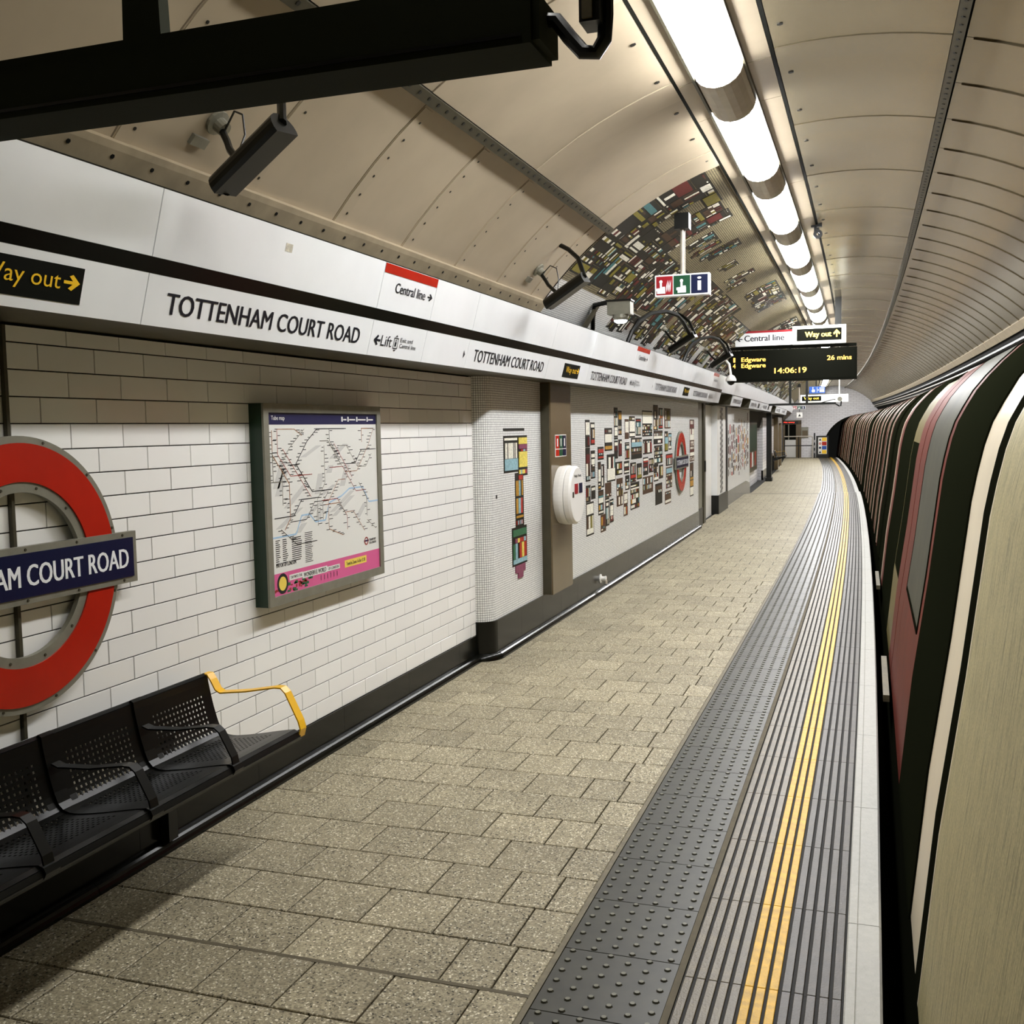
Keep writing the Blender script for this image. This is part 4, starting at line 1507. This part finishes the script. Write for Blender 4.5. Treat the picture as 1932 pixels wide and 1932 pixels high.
    MB().ring((X + 0.0752, py0 + 0.86 * w, pz0 + 0.19 * h), FU, ZU, 0.017, 0.024, 0.0008, 32).build('emblem_ring', M['print_red'], s)
    Q(MB(), 0.835, 0.885, 0.186, 0.196, 0.0018).build('emblem_bar', M['print_navy'], s)


build_map()


def build_roundel(y, z, x, label, r=0.495, half=0.588, bar=0.103):
    t = thing('station_roundel', label, 'sign', (x, y, z))
    o = (x, y, z)
    MB().ring(o, FU, ZU, r - 0.2, r, 0.02, 96).build('rim', M['grey_metal'], t, smooth=False)
    MB().ring((x + 0.02, y, z), FU, ZU, r - 0.163, r - 0.025, 0.006, 96).build('red_ring', M['red'], t)
    bb = MB().box(x + 0.01, x + 0.034, y - half, y + half, z - bar, z + bar).build('bar_rim', M['grey_metal'], t)
    MB().box(x + 0.034, x + 0.039, y - half + 0.024, y + half - 0.024, z - bar + 0.024, z + bar - 0.024).build('blue_bar', M['blue'], t)
    write(MB(), 'TOTTENHAM COURT ROAD', (x + 0.039, y, z), FU, ZU, -half + 0.055, half - 0.055, -0.04, 0.037, 0.001).build('lettering', M['enamel_white'], t)
    m = MB()
    for i in range(12):
        a = 2 * math.pi * (i + 0.5) / 12
        for rr in (r - 0.012, r - 0.18):
            if abs(math.sin(a) * rr) > bar + 0.01:
                m.lathe((x + 0.02, y + rr * math.cos(a), z + rr * math.sin(a)), (1, 0, 0), [(0, 0.006), (0.003, 0.005)], 8)
    for i in range(5):
        for s in (-1, 1):
            m.lathe((x + 0.034, y - half + 0.08 + i * (2 * half - 0.16) / 4, z + s * (bar - 0.012)), (1, 0, 0), [(0, 0.006), (0.003, 0.005)], 8)
    tag(m.build('rim_screws', M['dark_metal'], t), kind='stuff')


build_roundel(2.913, 1.305, -2.872, 'large red ring station sign on the white tiles behind the bench')
build_roundel(16.3, 1.235, X_MOS + 0.012, 'small-looking red ring station sign on the mosaic wall before the pale jamb', 0.48, 0.6, 0.1)
_p = thing('sign_post', 'thin grey wall post carrying the large ring sign behind the bench', 'post', (-2.885, 2.913, 0.2))
MB().box(-2.898, -2.880, 2.906, 2.920, 0.21, 2.19).build('shaft', M['dark_metal'], _p)
MB().box(-2.9, -2.87, 2.89, 2.936, 0.205, 0.23).build('foot', M['dark_metal'], _p)


def bench_profile():
    """(x, z) line down the backrest and along the seat"""
    pts = [(-2.832, 0.715), (-2.818, 0.727), (-2.803, 0.718)]
    pts += [(-2.800, 0.69), (-2.790, 0.64), (-2.776, 0.58), (-2.758, 0.52)]
    pts += [(-2.742, 0.482), (-2.722, 0.463), (-2.695, 0.455), (-2.66, 0.455), (-2.6, 0.463), (-2.53, 0.475), (-2.46, 0.489), (-2.4, 0.50)]
    pts += [(-2.365, 0.505), (-2.345, 0.498), (-2.337, 0.48), (-2.345, 0.465)]
    return pts


def perforated(prof, y0, y1, s_ranges, py=0.0245, ps=0.022, edge=0.055):
    """sheet along a profile with real holes in the given stretches of its length"""
    L = [0]
    for a, b in zip(prof, prof[1:]):
        L.append(L[-1] + math.dist(a, b))

    def at(s):
        s = max(0, min(L[-1], s))
        for i in range(len(L) - 1):
            if s <= L[i + 1] + 1e-9:
                u = (s - L[i]) / (L[i + 1] - L[i])
                return (prof[i][0] + (prof[i + 1][0] - prof[i][0]) * u, prof[i][1] + (prof[i + 1][1] - prof[i][1]) * u)
        return prof[-1]
    m = MB()

    def quad(ya, yb, sa, sb):
        a, b = at(sa), at(sb)
        m.add([(a[0], ya, a[1]), (a[0], yb, a[1]), (b[0], yb, b[1]), (b[0], ya, b[1])], [(0, 1, 2, 3)])
    cuts = sorted(set([0.0, L[-1]] + L + [v for r in s_ranges for v in r]))
    for a, b in zip(cuts, cuts[1:]):
        if b - a < 1e-6:
            continue
        if not any(r0 - 1e-6 <= a and b <= r1 + 1e-6 for r0, r1 in s_ranges):
            quad(y0, y1, a, b)
    for r0, r1 in s_ranges:
        n = max(1, int((r1 - r0) / ps))
        ds = (r1 - r0) / n
        ny = max(1, int((y1 - y0 - 2 * edge) / py))
        dy = (y1 - y0 - 2 * edge) / ny
        for j in range(n):
            a, b = r0 + j * ds, r0 + (j + 1) * ds
            quad(y0, y0 + edge, a, b)
            quad(y1 - edge, y1, a, b)
            for i in range(ny):
                ya = y0 + edge + i * dy
                yb = ya + dy
                ha, hb, sa, sb = ya + dy * 0.27, yb - dy * 0.27, a + ds * 0.29, b - ds * 0.29
                P = [(ya, a), (yb, a), (yb, b), (ya, b), (ha, sa), (hb, sa), (hb, sb), (ha, sb)]
                vs = []
                for yy, s in P:
                    q = at(s)
                    vs.append((q[0], yy, q[1]))
                m.add(vs, [(0, 1, 5, 4), (1, 2, 6, 5), (2, 3, 7, 6), (3, 0, 4, 7)])
    return m


def build_bench(y_end, n, label, dx=0.0, fy=False, loc_y=None):
    pitch = 0.492
    prof = [(x + dx, z) for x, z in bench_profile()]
    y_start = y_end - pitch * n
    t = thing('platform_bench', label, 'bench', (-2.6 + dx, (y_start + y_end) / 2, 0 if y_end < 28 else -0.12))
    me = None
    for i in range(n):
        a, b = y_start + i * pitch + 0.016, y_start + (i + 1) * pitch - 0.016
        if me is None:
            o = perforated(prof, a, b, [(0.105, 0.29), (0.33, 0.6)]).build('seat_shell', M['black_steel'], t)
            md = o.modifiers.new('thickness', 'SOLIDIFY')
            md.thickness = 0.003
            me = o
        else:
            o = D.objects.new('seat_shell', me.data)
            COL.objects.link(o)
            o.parent = t
            o.location = (0, i * pitch, 0)
            md = o.modifiers.new('thickness', 'SOLIDIFY')
            md.thickness = 0.003
    # bands between the seats, following the shell
    off = [(x + 0.011, z + 0.008) for x, z in prof]
    for i in range(n):
        y = y_start + i * pitch
        MB().sweep(prof + off[::-1], [y - 0.03, y + 0.03], closed=True, caps=True).build('seat_band', M['black_steel'], t)
    # armrests
    for i in range(n + 1):
        y = y_start + i * pitch
        last = i == n
        path = [(-2.822, 0.722), (-2.80, 0.722), (-2.785, 0.70), (-2.76, 0.655), (-2.735, 0.642), (-2.60, 0.657), (-2.455, 0.683), (-2.425, 0.683), (-2.405, 0.664), (-2.345, 0.545), (-2.335, 0.51), (-2.345, 0.475)]
        if not last:
            path = [(-2.765, 0.625), (-2.735, 0.615), (-2.60, 0.622), (-2.455, 0.645), (-2.425, 0.645), (-2.405, 0.63), (-2.352, 0.535), (-2.345, 0.5)]
        path = [(x + dx, z) for x, z in path]
        m = MB()
        w = 0.024 if last else 0.021
        th = 0.006
        o2 = []
        for q, p in enumerate(path):
            a, b = path[max(q - 1, 0)], path[min(q + 1, len(path) - 1)]
            d = Vector((b[0] - a[0], b[1] - a[1])).normalized()
            o2.append((p[0] + d.y * -th, p[1] + d.x * th))
        m.sweep(path + o2[::-1], [y - w, y + w], closed=True, caps=True).build('armrest', M['yellow'] if last else M['black_steel'], t)
        if last:
            t.children[-1]['label'] = 'bright yellow end armrest of flat bar'
    MB().box(-2.72 + dx, -2.64 + dx, y_start - 0.02, y_end - 0.03, 0.375, 0.435).build('support_beam', M['black'], t)
    MB().tube([(-2.352 + dx, y_start, 0.472), (-2.352 + dx, y_end, 0.472)], 0.014, 8).build('front_tube', M['black_gloss'], t)
    MB().tube([(-2.818 + dx, y_start, 0.712), (-2.818 + dx, y_end, 0.712)], 0.012, 8).build('back_tube', M['black_gloss'], t)
    zb = 0.0 if y_end < 28 else -0.12
    for i in range(0, n, 2):
        y = y_start + (i + 0.5) * pitch
        MB().box(-2.885 + dx, -2.84 + dx, y - 0.03, y + 0.03, 0.05 + zb, 0.5).build('leg', M['black'], t)
        MB().plate((0, y - 0.012, 0), (1, 0, 0), (0, 0, 1), [(-2.845 + dx, 0.30), (-2.66 + dx, 0.36), (-2.40 + dx, 0.45), (-2.40 + dx, 0.465), (-2.70 + dx, 0.44), (-2.845 + dx, 0.42)], 0.024, (0, 1, 0)).build('bracket', M['black'], t)
    return t


build_bench(3.905, 5, 'black perforated steel bench with a yellow end armrest under the large ring sign')
build_bench(44.9, 3, 'far bench in front of the tiled wall beside the brown portal', dx=-0.1)


def build_column():
    c = thing('clad_column', 'brown metal clad column standing out from the mosaic wall', 'column', (-2.74, 9.2, 0.3))
    MB().box(X_MOS, -2.685, 8.87, 9.53, 0.305, 2.2).build('cladding', M['brown_clad'], c)
    MB().box(X_MOS + 0.001, -2.70, 8.867, 8.871, 0.31, 2.19).build('dark_side_sheet', M['dark_metal'], c)  # thin sheet, darker than the cladding, over the column's near side
    s = thing('column_sign', 'small red, green and blue sign sticker on the brown column', 'sign', (-2.684, 9.17, 1.53))
    MB().box(-2.684, -2.681, 8.99, 9.35, 1.535, 1.735).build('sheet', M['white_plastic'], s)
    for i, mm in enumerate((M['red'], M['greensign'], M['blue'])):
        a = 9.0 + i * 0.115
        MB().box(-2.681, -2.679, a, a + 0.108, 1.61, 1.728).build('field', mm, s)
        MB().box(-2.681, -2.679, a, a + 0.108, 1.543, 1.602).build('caption', mm, s)
        m = MB()
        MB().box(-2.679, -2.678, a + 0.04, a + 0.068, 1.63, 1.70).build('symbol', M['white_plastic'], s)
    h = thing('help_point', 'round white help point drum mounted on the brown column', 'help point', (-2.684, 9.16, 0.92))
    o = (-2.684, 9.16, 1.185)
    MB().lathe(o, (1, 0, 0), [(0, 0.262), (0.05, 0.27), (0.085, 0.27), (0.09, 0.262)], 48).build('rear_drum', M['white_plastic'], h, smooth=False)
    MB().lathe(o, (1, 0, 0), [(0.088, 0.258), (0.096, 0.258)], 48).build('gap_ring', M['dark_metal'], h)
    MB().lathe(o, (1, 0, 0), [(0.095, 0.266), (0.14, 0.266), (0.158, 0.25), (0.16, 0.245)], 48).build('front_drum', M['white_plastic'], h)
    xf = -2.684 + 0.16
    MB().box(xf, xf + 0.004, 9.05, 9.16, 1.2, 1.29).build('red_button', M['redsign'], h)
    MB().box(xf, xf + 0.004, 9.2, 9.31, 1.2, 1.29).build('blue_button', M['blue'], h)
    MB().box(xf, xf + 0.004, 8.98, 9.02, 1.17, 1.22).build('speaker_spot', M['dark_metal'], h)
    write(MB(), 'Help Point', (xf, 9.16, 0), FU, ZU, -0.12, 0.12, 1.34, 1.375).build('lettering', M['ink'], h)
    u = thing('hose_union', 'small white pipe union poking from the black skirting', 'pipe fitting', (-2.768, 10.95, 0.13))
    MB().lathe((-2.768, 10.95, 0.155), (1, 0, 0), [(0, 0.05), (0.008, 0.05), (0.01, 0.026), (0.05, 0.026), (0.052, 0.03), (0.065, 0.03)], 14).build('flange', M['white_plastic'], u)
    MB().tube([(-2.72, 10.95, 0.155), (-2.705, 10.95, 0.13), (-2.705, 10.95, 0.1)], 0.016, 8).build('spout', M['steel'], u)


build_column()

# ------------------------------------------------------------------ hung from the vault
def vz(x, r=RV):
    return ZC + math.sqrt(r * r - (x - XC) ** 2)


def build_near_beam():
    Y = 2.2
    t = thing('hanging_indicator', 'long black display box hung across the tunnel close overhead', 'display', (-1.5, Y, 2.61))
    MB().box(-2.32, -0.70, Y, Y + 0.16, 2.617, 2.735).build('case', M['beam'], t)
    MB().box(-2.34, -0.80, Y + 0.02, Y + 0.14, 2.735, 2.772).build('top_rail', M['beam'], t)
    MB().box(-0.70, -0.682, Y + 0.01, Y + 0.15, 2.625, 2.72).build('end_cap', M['beam'], t)
    MB().box(-2.30, -0.72, Y - 0.004, Y, 2.632, 2.64).build('lower_lip', M['black'], t)
    MB().add([(-1.80, Y + 0.06, 2.772), (-1.685, Y + 0.06, 2.772), (-1.685, Y + 0.1, 2.772), (-1.80, Y + 0.1, 2.772),
              (-1.785, Y + 0.06, vz(-1.785) + 0.02), (-1.71, Y + 0.06, vz(-1.71) + 0.02), (-1.71, Y + 0.1, vz(-1.71) + 0.02), (-1.785, Y + 0.1, vz(-1.785) + 0.02)],
             [(0, 1, 5, 4), (1, 2, 6, 5), (2, 3, 7, 6), (3, 0, 4, 7)]).build('hanger', M['beam'], t)
    MB().box(-0.60, -0.555, Y + 0.03, Y + 0.1, 2.655, vz(-0.57) + 0.01).build('hanger', M['black'], t)
    pts = [(-0.70, Y + 0.08, 2.69), (-0.665, Y + 0.08, 2.685), (-0.635, Y + 0.08, 2.645), (-0.605, Y + 0.08, 2.61), (-0.575, Y + 0.08, 2.605), (-0.557, Y + 0.08, 2.63), (-0.553, Y + 0.08, 2.68), (-0.553, Y + 0.08, 2.9)]
    MB().tube(pts, 0.017, 10).build('flexible_conduit', M['black'], t, smooth=True)
    MB().box(-0.592, -0.57, Y + 0.022, Y + 0.03, 2.66, 2.76).build('strap', M['strip'], t)


build_near_beam()


HOOP = [(-2.43, -1.65, 2.66), (-2.38, -1.62, 2.79), (-2.34, -1.48, 2.91), (-2.25, -1.24, 3.01), (-2.13, -1.0, 3.05), (-2.05, -0.77, 3.03), (-2.02, -0.55, 2.98), (-1.99, -0.25, 2.86)]


def build_cctv(y, label, cable=True, hoop=None):
    """hooded camera on a wall bracket, tilted along the curve of the vault"""
    A, Bp = Vector((-2.225, y - 0.16, 2.672)), Vector((-1.925, y - 0.22, 2.842))
    br = Vector(vp(-46.7, y, 2.9))
    t = thing('cctv_camera', label, 'camera', tuple(br))
    d = (Bp - A).normalized()
    s = d.cross(Vector((0, 1, 0))).normalized()          # roughly up and away from the vault
    w = d.cross(s).normalized()
    if s.z < 0:
        s = -s
    # hood: rounded top, flat bottom lip
    def hood(R0, R1, a, b):
        m = MB()
        n = 12
        vs = []
        for p, R in ((a, R0), (b, R1)):
            for i in range(n + 1):
                an = math.pi * 1.25 * (i / n) - math.pi * 0.125
                vs.append(tuple(p + w * math.cos(an) * R + s * math.sin(an) * R))
        fs = [(i, i + 1, n + 2 + i, n + 1 + i) for i in range(n)] + [tuple(range(n, -1, -1)), tuple(range(n + 1, 2 * n + 2)), (0, n + 1, 2 * n + 1, n)]
        return m.add(vs, fs)
    hood(0.06, 0.06, A, Bp).build('hood', M['black_hood'], t)
    hood(0.047, 0.047, A + d * 0.01, Bp - d * 0.005).build('housing', M['grey_metal'], t)
    MB().lathe(tuple(A + d * 0.005), tuple(-d), [(0, 0.03), (0.004, 0.026)], 14).build('lens', M['black_gloss'], t)
    mid = A + (Bp - A) * 0.35 - s * 0.0
    MB().tube([tuple(br + Vector((0.02, 0, -0.03))), tuple(br + Vector((0.07, -0.04, -0.09))), tuple(br + Vector((0.1, -0.07, -0.13))), tuple(mid)], 0.014, 8).build('arm', M['black_steel'], t, smooth=True)
    nrm = (Vector((XC, y, ZC)) - br).normalized()
    MB().lathe(tuple(br), tuple(nrm), [(0, 0.05), (0.012, 0.05), (0.016, 0.03), (0.05, 0.028)], 14).build('wall_bracket', M['grey_metal'], t)
    k1 = Vector(vp(-42.0, y + 0.02, 2.9))
    MB().tube([tuple(k1), tuple(k1 + Vector((0.07, -0.03, -0.04))), tuple(k1 + Vector((0.16, -0.10, -0.12))), tuple(Bp + s * 0.02)], 0.017, 8).build('conduit', M['black_steel'], t, smooth=True)
    lp = br + Vector((-0.06, -0.03, -0.075))
    tn = Vector((0, 1, 0))
    MB().plate(tuple(lp - nrm * 0.02), tuple(tn), tuple(tn.cross(nrm) * -1), rect(-0.045, 0.045, -0.02, 0.02), 0.026, tuple(nrm)).build('name_plate', M['grey_metal'], t)
    if cable:
        c0 = br + nrm * 0.05
        MB().tube([tuple(c0), tuple(c0 + Vector((0.07, -0.04, 0.05))), tuple(c0 + Vector((0.13, -0.08, 0.02))), tuple(c0 + Vector((0.15, -0.1, -0.06))), tuple(mid + s * 0.05)], 0.004, 5).build('lead', M['black'], t, smooth=True)
    if hoop:
        pts = [(HX, y + HY, HZ) for HX, HY, HZ in HOOP]
        MB().tube(pts, 0.024, 8).build('hoop_pipe', M['black'], t, smooth=True)


build_cctv(3.46, 'hooded black camera with loose lead on the cream sheets above the station name')
build_cctv(7.48, 'hooded black camera on the last cream sheet before the mosaic vault')
build_cctv(12.5, 'hooded camera with a hoop of pipe on the mosaic vault past the flood light', False, (11.4, 12.75))
build_cctv(16.1, 'hooded camera with a hoop of pipe beside the train display', False, (15.1, 16.9))
build_cctv(21.5, 'hooded camera with a hoop of pipe beyond the train display', False, (20.6, 22.4))


def build_flood():
    Y = 9.25
    t = thing('flood_light', 'grey flood light with lit lens on a bracket above the frieze', 'lamp', (-2.45, Y, 2.7))
    MB().box(-2.24, -2.03, Y - 0.06, Y + 0.08, 2.795, 2.91).build('case', M['grey_metal'], t)
    MB().box(-2.25, -2.02, Y - 0.07, Y + 0.09, 2.91, 2.925).build('lid', M['black'], t)
    MB().lathe((-2.13, Y, 2.795), (0, 0, -1), [(0, 0.072), (0.03, 0.072), (0.05, 0.06)], 20).build('lens_ring', M['grey_metal'], t)
    MB().lathe((-2.13, Y, 2.745), (0, 0, -1), [(0, 0.06), (0.014, 0.052), (0.024, 0.03)], 20).build('lens', M['lamp_glow'], t)
    MB().tube([(-2.49, Y + 0.4, 2.72), (-2.45, Y + 0.25, 2.80), (-2.38, Y + 0.05, 2.9), (-2.22, Y, 2.915)], 0.022, 8).build('arm', M['black_steel'], t, smooth=True)
    MB().plate((-2.50, Y + 0.05, 2.72), (0, 1, 0), (0.55, 0, 0.83), [(0, 0), (0.12, 0), (0.1, 0.24), (0.03, 0.24)], 0.02).build('bracket', M['dark_metal'], t)


build_flood()


def hand_symbol(m, o, x, z, s):
    """flat hand with raised finger"""
    for r in (rect(x - 0.32 * s, x + 0.32 * s, z, z + 0.42 * s), rect(x - 0.1 * s, x + 0.06 * s, z + 0.42 * s, z + 0.8 * s), rect(x + 0.08 * s, x + 0.3 * s, z + 0.42 * s, z + 0.52 * s), rect(x - 0.42 * s, x - 0.32 * s, z + 0.2 * s, z + 0.4 * s)):
        m.flat(o, (1, 0, 0), (0, 0, 1), r, [(0, 1, 2, 3)], 0.002)
    c = [(x - 0.02 * s + 0.13 * s * math.cos(a), z + 0.9 * s + 0.13 * s * math.sin(a)) for a in (2 * math.pi * i / 12 for i in range(12))]
    m.flat(o, (1, 0, 0), (0, 0, 1), c, [tuple(range(12))], 0.002)
    return m


def build_fire_sign(Y, x0, x1, z0, z1, label, pole=True):
    t = thing('hanging_sign', label, 'sign', ((x0 + x1) / 2, Y, z0))
    MB().box(x0, x1, Y, Y + 0.1, z0, z1).build('box', M['enamel_white'], t)
    w = (x1 - x0 - 0.04) / 3
    b = 0.012
    for i, mm in enumerate((M['redsign'], M['greensign'], M['blue'])):
        a = x0 + 0.012 + i * (w + 0.008)
        f = MB().box(a, a + w, Y - 0.003, Y, z0 + b, z1 - b).build('field', mm, t)
        o = (0, Y - 0.004, 0)
        m = MB()
        h = z1 - z0 - 2 * b
        if i == 0:
            hand_symbol(m, o, a + w * 0.3, z0 + b + 0.01, h * 0.72)
            for q in range(3):
                xx = a + w * (0.62 + 0.1 * q)
                m.flat(o, (1, 0, 0), (0, 0, 1), [(xx, z0 + b + 0.2 * h * 0.6), (xx + 0.05 * w, z0 + b + 0.3 * h), (xx + 0.09 * w, z0 + b + h * 0.8), (xx - 0.02 * w, z0 + b + 0.45 * h)], [(0, 1, 2, 3)], 0.001)
        elif i == 1:
            hand_symbol(m, o, a + w * 0.5, z0 + b + 0.01, h * 0.72)
        else:
            write(m, 'i', o, (1, 0, 0), (0, 0, 1), a + w * 0.38, a + w * 0.62, z0 + b + h * 0.15, z1 - b - h * 0.12, 0.001, 0.03)
        m.build('symbol', M['enamel_white'], f)
    xm = (x0 + x1) / 2
    MB().tube([(xm, Y + 0.05, z1), (xm, Y + 0.05, vz(xm) - 0.02)], 0.022, 12).build('pole', M['steel'], t, smooth=True)
    MB().box(xm - 0.06, xm + 0.06, Y - 0.01, Y + 0.11, vz(xm) - 0.13, vz(xm) + 0.0).build('ceiling_block', M['black'], t)


build_fire_sign(8.85, -1.74, -1.285, 2.885, 3.062, 'hanging white box sign with red, green and blue fields on a steel pole')
build_fire_sign(42.0, -2.12, -1.66, 2.36, 2.5, 'far hanging box sign with red, green and blue fields by the end wall')


def build_display():
    Y = 18.0
    k0 = 0.0
    t = thing('train_display', 'black hanging train display with amber lit destinations and clock', 'display', (-1.18, Y, 2.5))
    MB().box(-2.215, -0.15, Y, Y + 0.28, 2.515, 3.035).build('case', M['black_matte'], t)
    MB().box(-2.19, -0.175, Y - 0.004, Y, 2.54, 3.01).build('screen', M['black_matte'], t)
    MB().box(-2.2, -0.16, Y + 0.05, Y + 0.2, 3.055, 3.098).build('hanger_bar', M['black_matte'], t)
    for x in (-2.0, -0.55, -0.3):
        MB().box(x - 0.02, x + 0.02, Y + 0.1, Y + 0.15, 3.035, 3.06).build('hanger', M['black'], t)
    o = (0, Y - 0.004, 0)
    m = MB()
    U, V = (1, 0, 0), (0, 0, 1)
    for tx, a, b, z, h in (('1', -2.13, -2.10, 2.845, 0.075), ('Edgware', -2.0, -1.60, 2.825, 0.095), ('4', -2.14, -2.095, 2.745, 0.075), ('Edgware', -2.0, -1.60, 2.725, 0.095), ('26 mins', -0.62, -0.235, 2.83, 0.075), ('14:06:19', -1.46, -0.94, 2.64, 0.09)):
        write(MB(), tx, o, U, V, a, b, z, z + h, 0.003, 0.03 if len(tx) > 1 else 0).build('lit_lettering', M['led'], t)

    s = thing('way_sign', 'hanging sign, grey Central line half with red band and lit Way out half', 'sign', (-1.2, Y, 3.1))
    x0, xm, x1 = -2.10, -1.17, -0.325
    g = MB().box(x0, xm, Y, Y + 0.16, 3.105, 3.355).build('line_half', M['grey_metal'], s)
    MB().box(x0, xm, Y - 0.003, Y, 3.105, 3.32).build('line_face', M['enamel_white'], s)
    MB().box(x0, xm, Y - 0.003, Y, 3.32, 3.355).build('red_band', M['redsign'], s)
    m = MB()
    o2 = (0, Y - 0.003, 0)
    arrow(m, o2, U, V, x0 + 0.02, x0 + 0.12, 3.185, 3.265, 0.002, 'l')
    write(m, 'Central line', o2, U, V, x0 + 0.15, x0 + 0.8, 3.185, 3.285, 0.002)
    m.build('lettering', M['ink'], s)
    MB().box(xm, x1, Y - 0.02, Y + 0.16, 3.105, 3.40).build('way_half', M['sign_white_lit'], s)
    MB().box(xm + 0.07, x1 - 0.07, Y - 0.024, Y - 0.02, 3.155, 3.35).build('black_field', M['black_matte'], s)
    m = MB()
    o3 = (0, Y - 0.024, 0)
    write(m, 'Way out', o3, U, V, xm + 0.2, xm + 0.62, 3.185, 3.30, 0.002, 0.035)
    arrow(m, o3, U, V, xm + 0.645, xm + 0.755, 3.2, 3.325, 0.002, 'u')
    m.build('lettering', M['sign_lit'], s)
    for x in (-2.0, -0.45):
        MB().box(x - 0.05, x + 0.05, Y + 0.04, Y + 0.14, 3.35, vz(x) + 0.01).build('hanger', M['black'], s)
    d = thing('dome_camera', 'white dome camera with dark globe hanging beside the train display', 'camera', (-2.07, 17.6, 2.45))
    MB().lathe((-2.13, 17.6, 2.62), (0, 0, -1), [(0, 0.03), (0.02, 0.06), (0.07, 0.088), (0.1, 0.088)], 20).build('shroud', M['white_plastic'], d)
    MB().lathe((-2.13, 17.6, 2.52), (0, 0, -1), [(0, 0.07), (0.03, 0.062), (0.055, 0.04), (0.068, 0.01)], 20).build('globe', M['black_gloss'], d)
    MB().tube([(-2.13, 17.6, 2.6), (-2.16, 17.6, 2.80), (-2.26, 17.6, 2.92), (-2.42, 17.6, 2.81)], 0.022, 8).build('arm', M['white_plastic'], d, smooth=True)


build_display()


def build_far_signs():
    U, V = (1, 0, 0), (0, 0, 1)
    Y = 28.0
    s = thing('access_sign', 'blue hanging sign with white wheelchair and train symbols', 'sign', (-1.05, Y, 2.57))
    MB().box(-1.24, -0.85, Y, Y + 0.06, 2.57, 2.745).build('panel', M['bluesign'], s)
    m = MB()
    o = (0, Y, 0)
    c = [(-1.145 + 0.035 * math.cos(a), 2.632 + 0.035 * math.sin(a)) for a in (2 * math.pi * i / 14 for i in range(14))]
    m.flat(o, U, V, c, [tuple(range(14))], 0.003)
    for r in (rect(-1.158, -1.142, 2.66, 2.70), rect(-1.142, -1.10, 2.655, 2.667), rect(-1.112, -1.10, 2.60, 2.66), rect(-1.161, -1.139, 2.705, 2.727), rect(-1.05, -1.043, 2.59, 2.73), rect(-0.985, -0.87, 2.60, 2.715)):
        m.flat(o, U, V, r, [(0, 1, 2, 3)], 0.003)
    m.flat(o, U, V, [(-1.025, 2.63), (-1.0, 2.655), (-1.025, 2.68)], [(0, 1, 2)], 0.003)
    m.build('symbols', M['enamel_white'], s)
    w = MB()
    for i in range(3):
        w.flat(o, U, V, rect(-0.975 + i * 0.036, -0.95 + i * 0.036, 2.665, 2.70), [(0, 1, 2, 3)], 0.005)
    w.build('symbol_windows', M['bluesign'], s)
    MB().tube([(-1.07, Y + 0.03, 2.745), (-1.07, Y + 0.03, vz(-1.07))], 0.015, 6).build('pole', M['black'], s)
    t = thing('exit_sign', 'far lit white Way out sign below the blue access sign', 'sign', (-0.9, Y + 0.3, 2.35))
    MB().box(-1.47, -0.28, Y + 0.3, Y + 0.42, 2.345, 2.545).build('box', M['sign_white_lit'], t)
    MB().box(-1.43, -0.95, Y + 0.295, Y + 0.3, 2.385, 2.505).build('black_field', M['black_matte'], t)
    write(MB(), 'Way out', (0, Y + 0.295, 0), U, V, -1.38, -1.0, 2.40, 2.49, 0.003).build('lettering', M['sign_lit'], t)
    MB().tube([(-0.5, Y + 0.36, 2.545), (-0.5, Y + 0.36, vz(-0.5))], 0.018, 6).build('pole', M['white_plastic'], t)
    b = thing('camera_bar', 'black crossbar on two rods carrying a small camera past the train display', 'camera', (-1.1, 23.5, 2.2))
    MB().box(-1.95, -0.55, 23.46, 23.54, 2.2, 2.245).build('bar', M['black'], b)
    for x in (-1.5, -1.15):
        MB().box(x - 0.025, x + 0.025, 23.48, 23.53, 2.24, vz(x)).build('rod', M['black'], b)
    MB().lathe((-0.47, 23.42, 2.31), (0, 1, 0), [(0, 0.05), (0.16, 0.045)], 14).build('camera_body', M['grey_metal'], b)
    MB().tube([(-0.57, 23.5, 2.22), (-0.48, 23.5, 2.16), (-0.45, 23.5, 2.16), (-0.44, 23.5, 2.27)], 0.014, 6).build('cradle', M['black'], b)
    MB().tube([(-0.85, 23.5, 2.24), (-0.6, 23.5, 2.31), (-0.56, 23.5, 2.3)], 0.01, 6).build('stay', M['black'], b)
    p = thing('notice_plate', 'small white notice plate hung at the end of the frieze', 'sign', (-1.87, 42.0, 2.04))
    MB().box(-1.98, -1.77, 42.0, 42.03, 2.04, 2.25).build('plate', M['white_plastic'], p)
    MB().plate((-1.875, 42.0, 2.09), U, V, [(-0.05, 0), (0.05, 0), (0, 0.1)], 0.004, (0, -1, 0)).build('symbol', M['black'], p)
    MB().tube([(-1.875, 42.015, 2.25), (-1.875, 42.015, 2.36)], 0.01, 6).build('rod', M['black'], p)
    h = thing('cable_hook', 'small black bracket with a ring on the seam right of the lamps', 'hook', vp(-6.0, 11.45, 2.88))
    c = vp(-6.0, 11.45, 2.88)
    MB().box(c[0] - 0.06, c[0] + 0.05, 11.43, 11.47, c[2] - 0.02, c[2] + 0.01).box(c[0] - 0.03, c[0] - 0.005, 11.43, 11.47, c[2] - 0.09, c[2]).build('bracket', M['black'], h)
    MB().ring((c[0] + 0.01, 11.43, c[2] - 0.10), U, V, 0.016, 0.045, 0.04, 18).build('ring', M['black'], h)


build_far_signs()
